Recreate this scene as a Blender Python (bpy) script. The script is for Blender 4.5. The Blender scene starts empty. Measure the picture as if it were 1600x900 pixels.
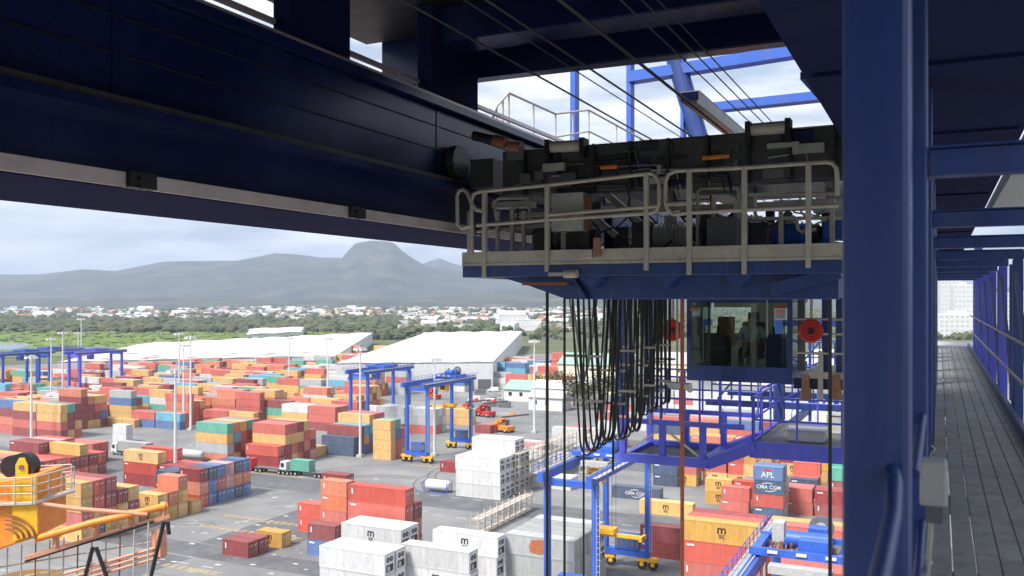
import bpy, bmesh, math, random
from mathutils import Vector, Matrix, noise as mnoise
random.seed(7)
SC = bpy.context.scene
COL = SC.collection
# ------------------------------------------------------------------ camera, sky, sun, exposure
CZ = 43.0                                   # eye height above the quay
YAW = math.radians(25.5)
FPX = 1400.0                                # focal length in photo pixels (1600 wide)
HY = 467.0                                  # horizon row in the photo
cam = bpy.data.cameras.new("camera"); camo = bpy.data.objects.new("camera", cam); COL.objects.link(camo)
camo.location = (0, 0, CZ); camo.rotation_euler = (math.pi/2, 0, YAW)
cam.sensor_width = 36; cam.lens = FPX/1600*36; cam.shift_y = 17/1600
cam.clip_start = 0.05; cam.clip_end = 40000
cam.dof.use_dof = True; cam.dof.focus_distance = 18; cam.dof.aperture_fstop = 2.8
SC.camera = camo
SC.view_settings.view_transform = 'Standard'; SC.view_settings.look = 'None'
SC.view_settings.gamma = 1; SC.view_settings.use_curve_mapping = False
SC.view_settings.exposure = 1.64
SUN_EL, SUN_AZ = math.radians(52), math.radians(205)     # azimuth clockwise from +Y
W = bpy.data.worlds.new("World"); SC.world = W; W.use_nodes = True
nt = W.node_tree; nt.nodes.clear()
sky = nt.nodes.new('ShaderNodeTexSky'); sky.sky_type = 'NISHITA'; sky.sun_disc = False
sky.sun_elevation = SUN_EL; sky.sun_rotation = SUN_AZ; sky.dust_density = 2.0; sky.air_density = 1.0
tc = nt.nodes.new('ShaderNodeTexCoord'); mp = nt.nodes.new('ShaderNodeMapping'); mp.inputs['Scale'].default_value = (1.3, 1.3, 6.5)
nz = nt.nodes.new('ShaderNodeTexNoise'); nz.inputs['Scale'].default_value = 2.6; nz.inputs['Detail'].default_value = 7; nz.inputs['Roughness'].default_value = .55
rp = nt.nodes.new('ShaderNodeValToRGB'); rp.color_ramp.elements[0].position = .30; rp.color_ramp.elements[0].color = (.62,.62,.62,1); rp.color_ramp.elements[1].position = .58; rp.color_ramp.elements[1].color = (1,1,1,1)
nz2 = nt.nodes.new('ShaderNodeTexNoise'); nz2.inputs['Scale'].default_value = 5.5; nz2.inputs['Detail'].default_value = 6
cr = nt.nodes.new('ShaderNodeValToRGB'); cr.color_ramp.elements[0].position=.35; cr.color_ramp.elements[0].color=(2.9,3.35,4.1,1); cr.color_ramp.elements[1].position=.62; cr.color_ramp.elements[1].color=(6.6,6.7,6.9,1)
mx = nt.nodes.new('ShaderNodeMix'); mx.data_type = 'RGBA'
bg = nt.nodes.new('ShaderNodeBackground'); bg.inputs['Strength'].default_value = .066
wo = nt.nodes.new('ShaderNodeOutputWorld')
L = nt.links.new
L(tc.outputs['Generated'], mp.inputs[0]); L(mp.outputs[0], nz.inputs[0]); L(mp.outputs[0], nz2.inputs[0])
L(nz.outputs[0], rp.inputs[0]); L(nz2.outputs[0], cr.inputs[0]); L(rp.outputs[0], mx.inputs[0])
L(sky.outputs[0], mx.inputs[6]); L(cr.outputs[0], mx.inputs[7]); L(mx.outputs[2], bg.inputs[0]); L(bg.outputs[0], wo.inputs[0])
sl = bpy.data.lights.new("sun", 'SUN'); so = bpy.data.objects.new("sun", sl); COL.objects.link(so)
sl.energy = 2.3; sl.angle = math.radians(14); sl.color = (1, .955, .89)
sdir = Vector((math.sin(SUN_AZ)*math.cos(SUN_EL), math.cos(SUN_AZ)*math.cos(SUN_EL), math.sin(SUN_EL)))
so.rotation_euler = sdir.to_track_quat('Z', 'Y').to_euler()
SC.render.engine = 'CYCLES'
SC.cycles.use_denoising = True
SC.cycles.max_bounces = 7; SC.cycles.diffuse_bounces = 3; SC.cycles.glossy_bounces = 3; SC.cycles.transparent_max_bounces = 12

# ------------------------------------------------------------------ pixel rays (a pixel gives a direction; the plane gives the distance)
FW = Vector((-math.sin(YAW), math.cos(YAW), 0)); RT = Vector((math.cos(YAW), math.sin(YAW), 0)); UP = Vector((0, 0, 1)); EYE = Vector((0, 0, CZ))
def ray(px, py): return FW + RT*((px-800)/FPX) + UP*((HY-py)/FPX)
def onX(px, py, X): d = ray(px, py); return EYE + d*(X/d.x)
def onY(px, py, Y): d = ray(px, py); return EYE + d*(Y/d.y)
def onZ(px, py, z): d = ray(px, py); return EYE + d*((z-CZ)/d.z)
def atD(px, py, D): return EYE + ray(px, py)*D

# ------------------------------------------------------------------ materials
def nodes(name):
    m = bpy.data.materials.new(name); m.use_nodes = True
    return m, m.node_tree, m.node_tree.nodes['Principled BSDF']
def paint(name, col, rough=.5, var=.12, dirt=None, dirt_amt=.25, scale=1.5, metal=0, bump=0.0, streak=1.0, objrand=0.0, spec=.5):
    m, t, b = nodes(name); N = t.nodes.new; K = t.links.new
    co = N('ShaderNodeTexCoord'); mpn = N('ShaderNodeMapping'); mpn.inputs['Scale'].default_value = (1, 1, streak)
    K(co.outputs['Object'], mpn.inputs[0])
    n1 = N('ShaderNodeTexNoise'); n1.inputs['Scale'].default_value = scale; n1.inputs['Detail'].default_value = 6; n1.inputs['Roughness'].default_value = .62
    K(mpn.outputs[0], n1.inputs[0])
    r1 = N('ShaderNodeValToRGB'); r1.color_ramp.elements[0].position = .3; r1.color_ramp.elements[1].position = .72
    r1.color_ramp.elements[0].color = tuple(c*(1-var) for c in col)+(1,); r1.color_ramp.elements[1].color = tuple(min(1, c*(1+var)+.004) for c in col)+(1,)
    K(n1.outputs[0], r1.inputs[0]); out = r1.outputs[0]
    if dirt:
        n2 = N('ShaderNodeTexNoise'); n2.inputs['Scale'].default_value = scale*2.3; n2.inputs['Detail'].default_value = 8; n2.inputs['Roughness'].default_value = .7
        K(mpn.outputs[0], n2.inputs[0])
        r2 = N('ShaderNodeValToRGB'); r2.color_ramp.elements[0].position = .5; r2.color_ramp.elements[0].color = (0,0,0,1); r2.color_ramp.elements[1].position = .72; r2.color_ramp.elements[1].color = (dirt_amt*2,)*3+(1,)
        K(n2.outputs[0], r2.inputs[0])
        mm = N('ShaderNodeMix'); mm.data_type = 'RGBA'; mm.inputs[7].default_value = tuple(dirt)+(1,)
        K(r2.outputs[0], mm.inputs[0]); K(out, mm.inputs[6]); out = mm.outputs[2]
    if objrand:
        oi = N('ShaderNodeObjectInfo'); hs = N('ShaderNodeHueSaturation')
        a = N('ShaderNodeMapRange'); a.inputs[3].default_value = 1-objrand; a.inputs[4].default_value = 1+objrand
        K(oi.outputs['Random'], a.inputs[0]); K(a.outputs[0], hs.inputs['Value'])
        a2 = N('ShaderNodeMapRange'); a2.inputs[3].default_value = 1.05; a2.inputs[4].default_value = .82
        mu = N('ShaderNodeMath'); mu.operation = 'MULTIPLY'; mu.inputs[1].default_value = 7.31; fr = N('ShaderNodeMath'); fr.operation = 'FRACT'
        K(oi.outputs['Random'], mu.inputs[0]); K(mu.outputs[0], fr.inputs[0]); K(fr.outputs[0], a2.inputs[0]); K(a2.outputs[0], hs.inputs['Saturation'])
        K(out, hs.inputs['Color']); out = hs.outputs[0]
    K(out, b.inputs['Base Color'])
    rr = N('ShaderNodeMapRange'); rr.inputs[3].default_value = max(.05, rough-.1); rr.inputs[4].default_value = min(1, rough+.14)
    K(n1.outputs[0], rr.inputs[0]); K(rr.outputs[0], b.inputs['Roughness'])
    b.inputs['Metallic'].default_value = metal; b.inputs['Specular IOR Level'].default_value = spec
    if bump:
        bn = N('ShaderNodeBump'); bn.inputs['Strength'].default_value = bump; bn.inputs['Distance'].default_value = .02
        K(n1.outputs[0], bn.inputs['Height']); K(bn.outputs[0], b.inputs['Normal'])
    return m
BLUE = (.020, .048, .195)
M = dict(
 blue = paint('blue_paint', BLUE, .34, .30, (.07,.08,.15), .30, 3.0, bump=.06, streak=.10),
 navy = paint('shaded_girder_blue', (.008,.0145,.074), .22, .2, (.02,.02,.03), .2, .8, bump=.05, streak=.3, spec=.35),  # crane blue darkened: the girders' shade is put into the colour
 bblue = paint('bright_blue_paint', (.030,.105,.46), .45, .15, (.12,.12,.14), .18, .8, streak=.3),
 vblue = paint('violet_lit_blue', (.085,.10,.60), .4, .15, (.2,.2,.25), .12, 1.3, streak=.4),  # crane blue with bright violet light put into its colour
 matnavy = paint('matt_shaded_blue', (.010,.014,.062), .9, .25, (.02,.02,.03), .2, .8, spec=.08),  # the shade-darkened girder blue again, matt and without sheen
 black = paint('black_steel', (.010,.010,.014), .5, .3, (.04,.03,.025), .3, 2),
 dsteel = paint('greasy_dark_steel', (.055,.055,.065), .45, .35, (.09,.055,.03), .3, 3),
 galv = paint('galvanised_steel', (.50,.455,.40), .55, .14, (.36,.22,.14), .3, 3, metal=.1),
 grey = paint('grey_paint', (.42,.42,.41), .5, .1, (.2,.17,.14), .25, 2),
 dgrey = paint('dark_grey', (.12,.12,.13), .55, .2, (.14,.12,.1), .2, 3),
 white = paint('white_paint', (.60,.61,.62), .5, .08, (.42,.39,.35), .22, .25),
 tray = paint('pale_cable_tray', (.62,.52,.50), .4, .1, (.3,.2,.17), .2, 1.5, metal=.2),
 rope = paint('wire_rope', (.035,.033,.035), .5, .3, scale=8),
 cable = paint('black_rubber', (.012,.012,.013), .45, .3, scale=8),
 gcable = paint('grey_rubber', (.33,.33,.34), .5, .1, scale=8),
 red = paint('red_plastic', (.58,.035,.030), .4, .15, scale=6),
 orope = paint('orange_sheath', (.50,.13,.065), .5, .18, (.2,.06,.04), .3, 4),
 orange = paint('orange_crane_paint', (.78,.25,.03), .45, .12, (.35,.14,.05), .25, 1.2),
 yellow = paint('yellow_machine_paint', (.80,.42,.02), .45, .12, (.3,.18,.05), .25, 1.2),
 salmon = paint('salmon_rail_paint', (.62,.28,.17), .5, .12, (.3,.15,.1), .2, 2),
 copper = paint('brown_horn', (.33,.15,.08), .45, .2, scale=5),
 rust = paint('rusty_steel', (.26,.10,.05), .7, .3, scale=4),
 plank = paint('grating_steel', (.40,.41,.40), .6, .25, (.16,.155,.15), .35, 3, metal=.1, bump=.25),
 rubber = paint('tyre_rubber', (.02,.02,.02), .8, .2),
 cabin_in = paint('cabin_lining', (.72,.62,.42), .7, .1),
 cabin_dark = paint('cabin_seat_cloth', (.03,.03,.035), .8, .1),
 skin = paint('skin', (.25,.13,.08), .5, .05), shirt = paint('shirt_cloth', (.30,.34,.32), .8, .08), trousers = paint('trouser_cloth', (.02,.025,.05), .85, .08), hair = paint('hair', (.01,.008,.008), .6, .1),
 cream = paint('cream_render', (.68,.62,.48), .8, .06, (.4,.36,.28), .15, .2),
 greenroof = paint('green_roof', (.24,.38,.31), .6, .1, scale=.3),
 glassdark = paint('dark_window_glass', (.03,.035,.04), .15, .1),
 trunk = paint('tree_bark', (.12,.085,.055), .85, .2, scale=3),
 yline = paint('faded_yellow_line', (.42,.30,.12), .8, .3, (.16,.15,.14), .5, .8),
 wline = paint('faded_white_line', (.50,.50,.50), .8, .2, (.16,.16,.16), .5, .8),
)
def glass(name, col=(.55,.75,.72), op=.25):
    m, t, b = nodes(name); N = t.nodes.new; K = t.links.new
    tr = N('ShaderNodeBsdfTransparent'); tr.inputs[0].default_value = (.86,.93,.91,1)
    gl = N('ShaderNodeBsdfGlossy'); gl.inputs['Roughness'].default_value = .03; gl.inputs[0].default_value = (.9,.95,.95,1)
    fr = N('ShaderNodeFresnel'); fr.inputs[0].default_value = 1.5; mxs = N('ShaderNodeMixShader')
    K(fr.outputs[0], mxs.inputs[0]); K(tr.outputs[0], mxs.inputs[1]); K(gl.outputs[0], mxs.inputs[2])
    K(mxs.outputs[0], t.nodes['Material Output'].inputs[0]); return m
M['glass'] = glass('cab_glass')
CC = dict(y=('mustard', (.62,.34,.060)), r=('red', (.53,.066,.040)), d=('dark red', (.27,.030,.035)), o=('brick orange', (.56,.14,.055)), n=('navy', (.045,.085,.17)),
          b=('blue', (.05,.14,.36)), t=('teal', (.06,.36,.27)), c=('sky blue', (.06,.36,.52)), w=('white', (.78,.79,.80)), g=('grey', (.36,.38,.40)), k=('faded pink', (.55,.24,.22)), s=('silver', (.47,.49,.49)))
FADE = lambda c: tuple(.90*v+.10*(.30*c[0]+.5*c[1]+.2*c[2]+.10) for v in c)
CM = {k: paint('container_'+v[0].replace(' ', '_'), FADE(v[1]) if k not in 'ws' else tuple(.70*q for q in v[1]), .5, .13, (.36,.31,.26) if k in 'wsg' else (.26,.16,.11), .26, .9, streak=.3, objrand=.2) for k, v in CC.items()}
M['rusty_patch'] = paint('rust_patch', (.36,.12,.05), .8, .3, scale=2)

def foliage(name, a, b2):
    m, t, b = nodes(name); N = t.nodes.new; K = t.links.new
    co = N('ShaderNodeTexCoord'); n1 = N('ShaderNodeTexNoise'); n1.inputs['Scale'].default_value = .02; n1.inputs['Detail'].default_value = 8; n1.inputs['Roughness'].default_value = .7
    r = N('ShaderNodeValToRGB'); r.color_ramp.elements[0].position = .36; r.color_ramp.elements[0].color = a+(1,); r.color_ramp.elements[1].position = .66; r.color_ramp.elements[1].color = b2+(1,)
    K(co.outputs['Object'], n1.inputs[0]); K(n1.outputs[0], r.inputs[0]); K(r.outputs[0], b.inputs['Base Color']); b.inputs['Roughness'].default_value = .85
    return m
M['wood'] = foliage('woodland_leaves', (.026,.040,.016), (.105,.110,.050))
M['leaf'] = foliage('tree_leaves', (.05,.065,.025), (.14,.13,.055))
M['mangrove'] = foliage('mangrove_leaves', (.07,.12,.02), (.15,.20,.045))

def ground_mat():
    m, t, b = nodes('yard_asphalt'); N = t.nodes.new; K = t.links.new
    co = N('ShaderNodeTexCoord')
    def nse(s, d=8, r=.6, sc=(1,1,1)):
        mp_ = N('ShaderNodeMapping'); mp_.inputs['Scale'].default_value = sc; K(co.outputs['Object'], mp_.inputs[0])
        n = N('ShaderNodeTexNoise'); n.inputs['Scale'].default_value = s; n.inputs['Detail'].default_value = d; n.inputs['Roughness'].default_value = r; K(mp_.outputs[0], n.inputs[0]); return n
    def ramp(n, p0, c0, p1, c1):
        r = N('ShaderNodeValToRGB'); r.color_ramp.elements[0].position = p0; r.color_ramp.elements[0].color = c0+(1,); r.color_ramp.elements[1].position = p1; r.color_ramp.elements[1].color = c1+(1,); K(n.outputs[0], r.inputs[0]); return r
    base = ramp(nse(.035, 9, .65), .35, (.125,.128,.136), .68, (.245,.243,.242))
    tyre = ramp(nse(.5, 6, .7, (.06, 1, 1)), .55, (0,0,0), .75, (.75,.75,.75))
    mm = N('ShaderNodeMix'); mm.data_type = 'RGBA'; mm.inputs[7].default_value = (.078,.079,.086,1); K(tyre.outputs[0], mm.inputs[0]); K(base.outputs[0], mm.inputs[6])
    spots = ramp(nse(.22, 5, .5), .64, (0,0,0), .70, (.55,.55,.55))
    m2 = N('ShaderNodeMix'); m2.data_type = 'RGBA'; m2.inputs[7].default_value = (.38,.37,.355,1); K(spots.outputs[0], m2.inputs[0]); K(mm.outputs[2], m2.inputs[6])
    K(m2.outputs[2], b.inputs['Base Color']); b.inputs['Roughness'].default_value = .72
    return m
M['yard'] = ground_mat()
M['lane'] = paint('dark_lane_asphalt', (.098,.101,.112), .75, .25, (.19,.19,.19), .35, .16)
M['tyremark'] = paint('rubber_mark', (.075,.076,.082), .8, .3, (.16,.16,.165), .6, .5)
M['grass'] = foliage('marsh_grass', (.10,.16,.03), (.18,.22,.06))
def land_mat():
    m, t, b = nodes('town_land'); N = t.nodes.new; K = t.links.new
    co = N('ShaderNodeTexCoord'); n = N('ShaderNodeTexNoise'); n.inputs['Scale'].default_value = .006; n.inputs['Detail'].default_value = 9; n.inputs['Roughness'].default_value = .7
    r = N('ShaderNodeValToRGB'); e = r.color_ramp.elements; e[0].position = .35; e[0].color = (.05,.07,.03,1); e[1].position = .7; e[1].color = (.20,.17,.12,1); q = e.new(.52); q.color = (.09,.10,.045,1)
    K(co.outputs['Object'], n.inputs[0]); K(n.outputs[0], r.inputs[0]); K(r.outputs[0], b.inputs['Base Color']); b.inputs['Roughness'].default_value = .9
    return m
M['land'] = land_mat()
M['hill'] = paint('hill_scrub', (.040,.048,.036), .9, .55, (.16,.13,.09), .4, .0022)
mw, tw, bw = nodes('lagoon_water'); bw.inputs['Base Color'].default_value = (.05,.08,.09,1); bw.inputs['Roughness'].default_value = .12
M['water'] = mw

# ------------------------------------------------------------------ mesh builder
class B:
    def __init__(s): s.v = []; s.f = []; s.mi = []; s.sm = []; s.m = 0
    def add(s, vs, fs, smooth=False):
        o = len(s.v); s.v += [tuple(v) for v in vs]
        for f in fs: s.f.append(tuple(i+o for i in f)); s.mi.append(s.m); s.sm.append(smooth)
    def hexa(s, p): s.add(p, [(0,3,2,1),(4,5,6,7),(0,1,5,4),(1,2,6,5),(2,3,7,6),(3,0,4,7)]); return s
    def box(s, x0, x1, y0, y1, z0, z1):
        return s.hexa([(x0,y0,z0),(x1,y0,z0),(x1,y1,z0),(x0,y1,z0),(x0,y0,z1),(x1,y0,z1),(x1,y1,z1),(x0,y1,z1)])
    def beam(s, p, q, w, h, up=None):
        p, q = Vector(p), Vector(q); d = (q-p).normalized(); u = Vector(up) if up else (Vector((0,0,1)) if abs(d.z) < .95 else Vector((0,1,0)))
        a = d.cross(u).normalized()*(w/2); c = a.cross(d).normalized()*(h/2)
        return s.hexa([p-a-c, p+a-c, q+a-c, q-a-c, p-a+c, p+a+c, q+a+c, q-a+c])
    def tube(s, pts, r, n=8, cap=True):
        pts = [Vector(p) for p in pts]; rs = r if isinstance(r, (list, tuple)) else [r]*len(pts); rings = []; prev = None
        for i, p in enumerate(pts):
            d = (pts[min(i+1, len(pts)-1)]-pts[max(i-1, 0)]).normalized()
            if prev is None:
                u = Vector((0,0,1)) if abs(d.z) < .9 else Vector((1,0,0)); a = d.cross(u).normalized()
            else: a = (prev - d*prev.dot(d)).normalized()
            prev = a; c = d.cross(a)
            rings.append([p + (a*math.cos(2*math.pi*k/n) + c*math.sin(2*math.pi*k/n))*rs[i] for k in range(n)])
        vs = [v for g in rings for v in g]; fs = []
        for i in range(len(rings)-1):
            for k in range(n): k2 = (k+1) % n; fs.append((i*n+k, i*n+k2, (i+1)*n+k2, (i+1)*n+k))
        s.add(vs, fs, True)
        if cap: s.add(rings[0], [tuple(reversed(range(n)))]); s.add(rings[-1], [tuple(range(n))])
        return s
    def cyl(s, p, q, r, n=14): return s.tube([p, q], r, n)
    def prism(s, poly, d):
        n = len(poly); poly = [Vector(p) for p in poly]; d = Vector(d)
        s.add(poly+[p+d for p in poly], [tuple(reversed(range(n))), tuple(range(n, 2*n))]+[(i, (i+1) % n, n+(i+1) % n, n+i) for i in range(n)]); return s
    def mesh(s, name, mats):
        me = bpy.data.meshes.new(name); me.from_pydata(s.v, [], s.f); me.update()
        for m in mats: me.materials.append(m)
        me.polygons.foreach_set('material_index', s.mi); me.polygons.foreach_set('use_smooth', s.sm)
        return me
def wloc(o):
    v = Vector((0,0,0))
    while o: v += o.location; o = o.parent
    return v
def part(name, b, mat, parent=None, bevel=0, label=None, kind=None):
    """world-space builder -> one mesh object; vertices made relative to the parent Empty"""
    if parent is not None:
        off = wloc(parent); b.v = [(v[0]-off.x, v[1]-off.y, v[2]-off.z) for v in b.v]
    mats = [M[k] if isinstance(k, str) else k for k in (mat if isinstance(mat, (list, tuple)) else [mat])]
    me = b.mesh(name, mats)
    bm = bmesh.new(); bm.from_mesh(me); bmesh.ops.recalc_face_normals(bm, faces=bm.faces); bm.to_mesh(me); bm.free()
    o = bpy.data.objects.new(name, me); COL.objects.link(o); o.parent = parent
    if bevel:
        md = o.modifiers.new('bevel', 'BEVEL'); md.width = bevel; md.segments = 2; md.limit_method = 'ANGLE'
    if label: o['label'] = label
    if kind: o['kind'] = kind
    return o
def tag(o, label, cat, group=None):
    o['label'] = label; o['category'] = cat
    if group: o['group'] = group
    return o
def thing(name, label, cat, loc=(0,0,0), rotz=0, group=None):
    o = bpy.data.objects.new(name, None); COL.objects.link(o); o.location = loc; o.rotation_euler = (0,0,rotz); o.empty_display_size = .3
    return tag(o, label, cat, group)
def struct(name, b, mat, parent=None): return part(name, b, mat, parent, kind='structure')
def link(name, me, parent, loc=(0,0,0), rot=(0,0,0), mat=None):
    o = bpy.data.objects.new(name, me); COL.objects.link(o); o.parent = parent; o.location = loc; o.rotation_euler = rot
    if mat is not None: o.material_slots[0].link = 'OBJECT'; o.material_slots[0].material = mat
    return o
def P(*a): return Vector((a[0], a[1], a[2]+CZ))      # crane coordinates: eye-relative height
TXT = {}
def text_mesh(key, lines, mat, size=1.0):
    """flat lettering: list of (string, x, z, size) -> mesh in the XZ plane facing -Y, 6 mm thick"""
    if key in TXT: return TXT[key]
    bmx = bmesh.new()
    for (s, x, z, sz) in lines:
        c = bpy.data.curves.new('t', 'FONT'); c.body = s; c.size = sz; c.align_x = 'CENTER'; c.resolution_u = 3; c.offset = .012*sz; c.extrude = .006
        o = bpy.data.objects.new('t', c); COL.objects.link(o); dg = bpy.context.evaluated_depsgraph_get()
        me = bpy.data.meshes.new_from_object(o.evaluated_get(dg)); me.transform(Matrix.Translation((x, 0, z)) @ Matrix.Rotation(math.pi/2, 4, 'X')); bmx.from_mesh(me)
        bpy.data.objects.remove(o); bpy.data.curves.remove(c); bpy.data.meshes.remove(me)
    me = bpy.data.meshes.new('lettering_'+key); bmx.to_mesh(me); bmx.free(); me.materials.clear(); me.materials.append(mat); TXT[key] = me
    return me

# ================================================================== SETTING: land, water, hills
def quad(b, pts, z=None): b.add([(p[0], p[1], p[2] if z is None else z) for p in pts], [tuple(range(len(pts)))])
b = B(); S = 13000; quad(b, [(-S,-S,0),(S,-S,0),(S,S,0),(-S,S,0)], -.6); struct('ground', b, 'land')
def gp(px, py): return onZ(px, py, 0)
b = B(); pts = [(-420,-60),(260,-60),(260,330),(150,460)]+[tuple(gp(*q)[:2]) for q in ((900,552),(700,556),(400,565),(150,566),(-160,578))]
quad(b, [(x,y,0) for x, y in pts], 0.0); struct('yard_pavement', b, 'yard')
b = B(); quad(b, [gp(*q) for q in ((-260,560),(120,556),(400,540),(560,533),(560,520),(430,520),(250,524),(100,531),(-260,536))], -.30); struct('marsh', b, 'grass')
b = B(); quad(b, [gp(*q) for q in ((-400,549),(20,546),(47,540),(42,536),(-60,537),(-400,538))], -.15); struct('lagoon_water', b, 'water')
# dark lanes running inland, laid as sheets
LN = 0
def lane(name, p4, mat='lane', h=.004):
    b = B(); quad(b, [(p[0], p[1], 0) for p in p4], h); return struct(name, b, mat)
def lane_px(name, quadpx, mat='lane', h=.004): return lane(name, [gp(*q) for q in quadpx], mat, h)
lane('truck_lane', [(-330,112),(-76,112),(-76,118.5),(-330,118.5)])
lane('truck_lane', [(-122,60),(-112,60),(-112,111.5),(-122,111.5)])
lane('truck_lane', [(-118,119),(-102,119),(-102,158),(-118,158)])
lane('truck_lane', [(-330,160),(20,160),(20,172),(-330,172)])
lane('truck_lane', [(-75,130),(40,130),(40,141),(-75,141)])
lane('truck_lane', [(-110,215),(60,215),(60,262),(-110,262)])
def ladder(x0, x1, y, w=1.3, mat='yline', n=None):
    b = B(); n = n or int(abs(x1-x0)/1.6)
    quad(b, [(x0,y,0),(x1,y,0),(x1,y+.18,0),(x0,y+.18,0)], .009); quad(b, [(x0,y+w,0),(x1,y+w,0),(x1,y+w+.18,0),(x0,y+w+.18,0)], .009)
    for i in range(n):
        x = x0+(x1-x0)*i/n; quad(b, [(x,y+.2,0),(x+.55,y+.2,0),(x+.95,y+w-.02,0),(x+.4,y+w-.02,0)], .009)
    return struct('lane_marking', b, mat)
for (qa, qb) in (((310,822),(480,838)), ((345,806),(500,822)), ((250,884),(345,897)), ((640,727),(712,738)), ((380,737),(480,745))):
    a, c = gp(*qa), gp(*qb); ladder(a.x, c.x, a.y)
def dashes(x0, x1, y, mat='wline', d=2.4, w=.22):
    b = B(); x = x0
    while x < x1: quad(b, [(x,y,0),(x+d,y,0),(x+d,y+w,0),(x,y+w,0)], .009); x += d*2.2
    return struct('lane_marking', b, mat)
for (qa, qb) in (((640,770),(780,790)), ((640,800),(850,832)), ((930,815),(1070,838)), ((940,850),(1080,872)), ((240,872),(330,886))):
    a, c = gp(*qa), gp(*qb); dashes(a.x, c.x, a.y); 
for i in range(16):                                  # curved rubber marks where trucks turn
    rt_ = random.Random(40+i); c0 = gp(rt_.uniform(300,830), rt_.uniform(735,880)); R_ = rt_.uniform(9,26); a0 = rt_.uniform(0,6.3); da = rt_.uniform(.4,1.1); w_ = rt_.uniform(.25,.5)
    for off in (0, 1.9):
        b = B(); n_ = 14; vs = []
        for k in range(n_+1): a_ = a0+da*k/n_; vs += [(c0.x+(R_+off)*math.cos(a_), c0.y+(R_+off)*math.sin(a_), .0135+.0003*i), (c0.x+(R_+off+w_)*math.cos(a_), c0.y+(R_+off+w_)*math.sin(a_), .0135+.0003*i)]
        b.add(vs, [(2*k, 2*k+1, 2*k+3, 2*k+2) for k in range(n_)]); struct('tyre_mark', b, 'tyremark')
b = B()
for i in range(60):                                  # scattered rubbish and paint ghosts on the tarmac
    p = gp(random.uniform(230,520), random.uniform(770,897)); s = random.uniform(.2,.7); quad(b, [(p.x,p.y,0),(p.x+s*1.6,p.y+.1,0),(p.x+s*1.5,p.y+s,0),(p.x+.1,p.y+s*.8,0)], .011)
struct('worn_pavement_patches', b, 'wline')

def ridge(name, prof, d0, d1, crest, amp, seed):
    n, k = 620, 46; vs = []; fs = []
    x0, x1 = prof[0][0], prof[-1][0]
    def hp(x):
        for (a, ya), (c, yc) in zip(prof, prof[1:]):
            if a <= x <= c: t = (x-a)/(c-a); return ya+(yc-ya)*t
        return prof[-1][1]
    for j in range(k):
        D = d0+(d1-d0)*j/(k-1)
        for i in range(n):
            x = x0+(x1-x0)*i/(n-1); hz = (HY-hp(x))*crest/FPX + 0
            u = (D-crest)/((crest-d0) if D < crest else (d1-crest)); env = max(0, 1-abs(u))**(1.25 if u < 0 else 1)
            p = atD(x, HY, D)
            gul = mnoise.fractal(Vector((p.x*.0016, p.y*.0016, seed)), 1.0, 2.1, 6)*1.25
            h = hz*env*(1+ .42*gul*(1-env)) + 14*gul*env*0.6*(0 if env > .93 else 1) + (CZ if env > .5 else CZ*env*2)
            vs.append((p.x, p.y, max(-3, h*1.0) if j not in (0, k-1) else -3))
    for j in range(k-1):
        for i in range(n-1): a = j*n+i; fs.append((a, a+1, a+n+1, a+n))
    b = B(); b.add(vs, fs, True); return struct(name, b, 'hill')
ridge('far_mountain', [(-900,440),(-300,431),(-60,430),(0,428),(60,428),(80,426),(130,420),(180,423),(255,408),(290,407),(370,406),(400,400),(430,394),(465,396),(500,401),(535,402),(546,388),(556,378),(580,374),(604,375),(616,378),(628,390),(645,402),(662,412),(720,424),(800,440),(900,449),(1100,455),(1400,452),(1700,446),(2400,440)], 5200, 9800, 7600, 1, 3.1)
ridge('distant_peak', [(600,440),(640,420),(668,408),(686,402),(700,408),(720,414),(760,425),(860,445)], 9200, 11600, 10500, 1, 8.8)
ridge('foothill', [(-900,470),(-300,468),(0,467),(150,463),(330,466),(560,469),(700,461),(800,452),(900,447),(1100,450),(1400,462),(1800,466),(2400,470)], 3600, 6200, 4900, 1, 5.5)
# ================================================================== haze
b = B(); b.box(-13500,13500,-13500,13500,-4,760); hz = part('haze', b, [], kind='stuff')
mh = bpy.data.materials.new('haze_air'); mh.use_nodes = True; t = mh.node_tree; t.nodes.remove(t.nodes['Principled BSDF'])
pv = t.nodes.new('ShaderNodeVolumePrincipled'); pv.inputs['Color'].default_value = (.63,.77,1,1); pv.inputs['Density'].default_value = .95e-4; pv.inputs['Anisotropy'].default_value = .2
t.links.new(pv.outputs[0], t.nodes['Material Output'].inputs['Volume']); hz.data.materials.append(mh)
# ================================================================== far town, woods, warehouses
def blob(b, c, rx, rz, sub=1):
    bm = bmesh.new(); bmesh.ops.create_icosphere(bm, subdivisions=sub, radius=1)
    o = Vector((random.random()*50, random.random()*50, 0))
    vs = []
    for v in bm.verts:
        k = 1+.5*mnoise.noise(v.co*1.7+o); vs.append((c[0]+v.co.x*rx*k, c[1]+v.co.y*rx*k, c[2]+max(-.4, v.co.z)*rz*k))
    b.add(vs, [tuple(v.index for v in f.verts) for f in bm.faces]); bm.free()
b = B(); rnd = random.Random(3)
def wooded(px, py):          # patchy cover
    p = gp(px, py); return mnoise.noise(Vector((p.x*.0016, p.y*.0016, 4)))
n = 0
while n < 8500:
    px = rnd.uniform(-200, 1750); py = 470.5+ (rnd.random()**1.7)*60
    D = 60200/(py-467)
    if D > 5200 or D < 880: continue
    if px < 560 and D < 1150: continue
    if wooded(px, py) < rnd.uniform(-.55,.15): continue
    p = gp(px, py); r = rnd.uniform(2.6, 6.5)*(1+D/3600); blob(b, (p.x, p.y, r*.25), r, r*rnd.uniform(.6,.95)); n += 1
part('woodland', b, 'wood', kind='stuff')
b = B()
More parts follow.
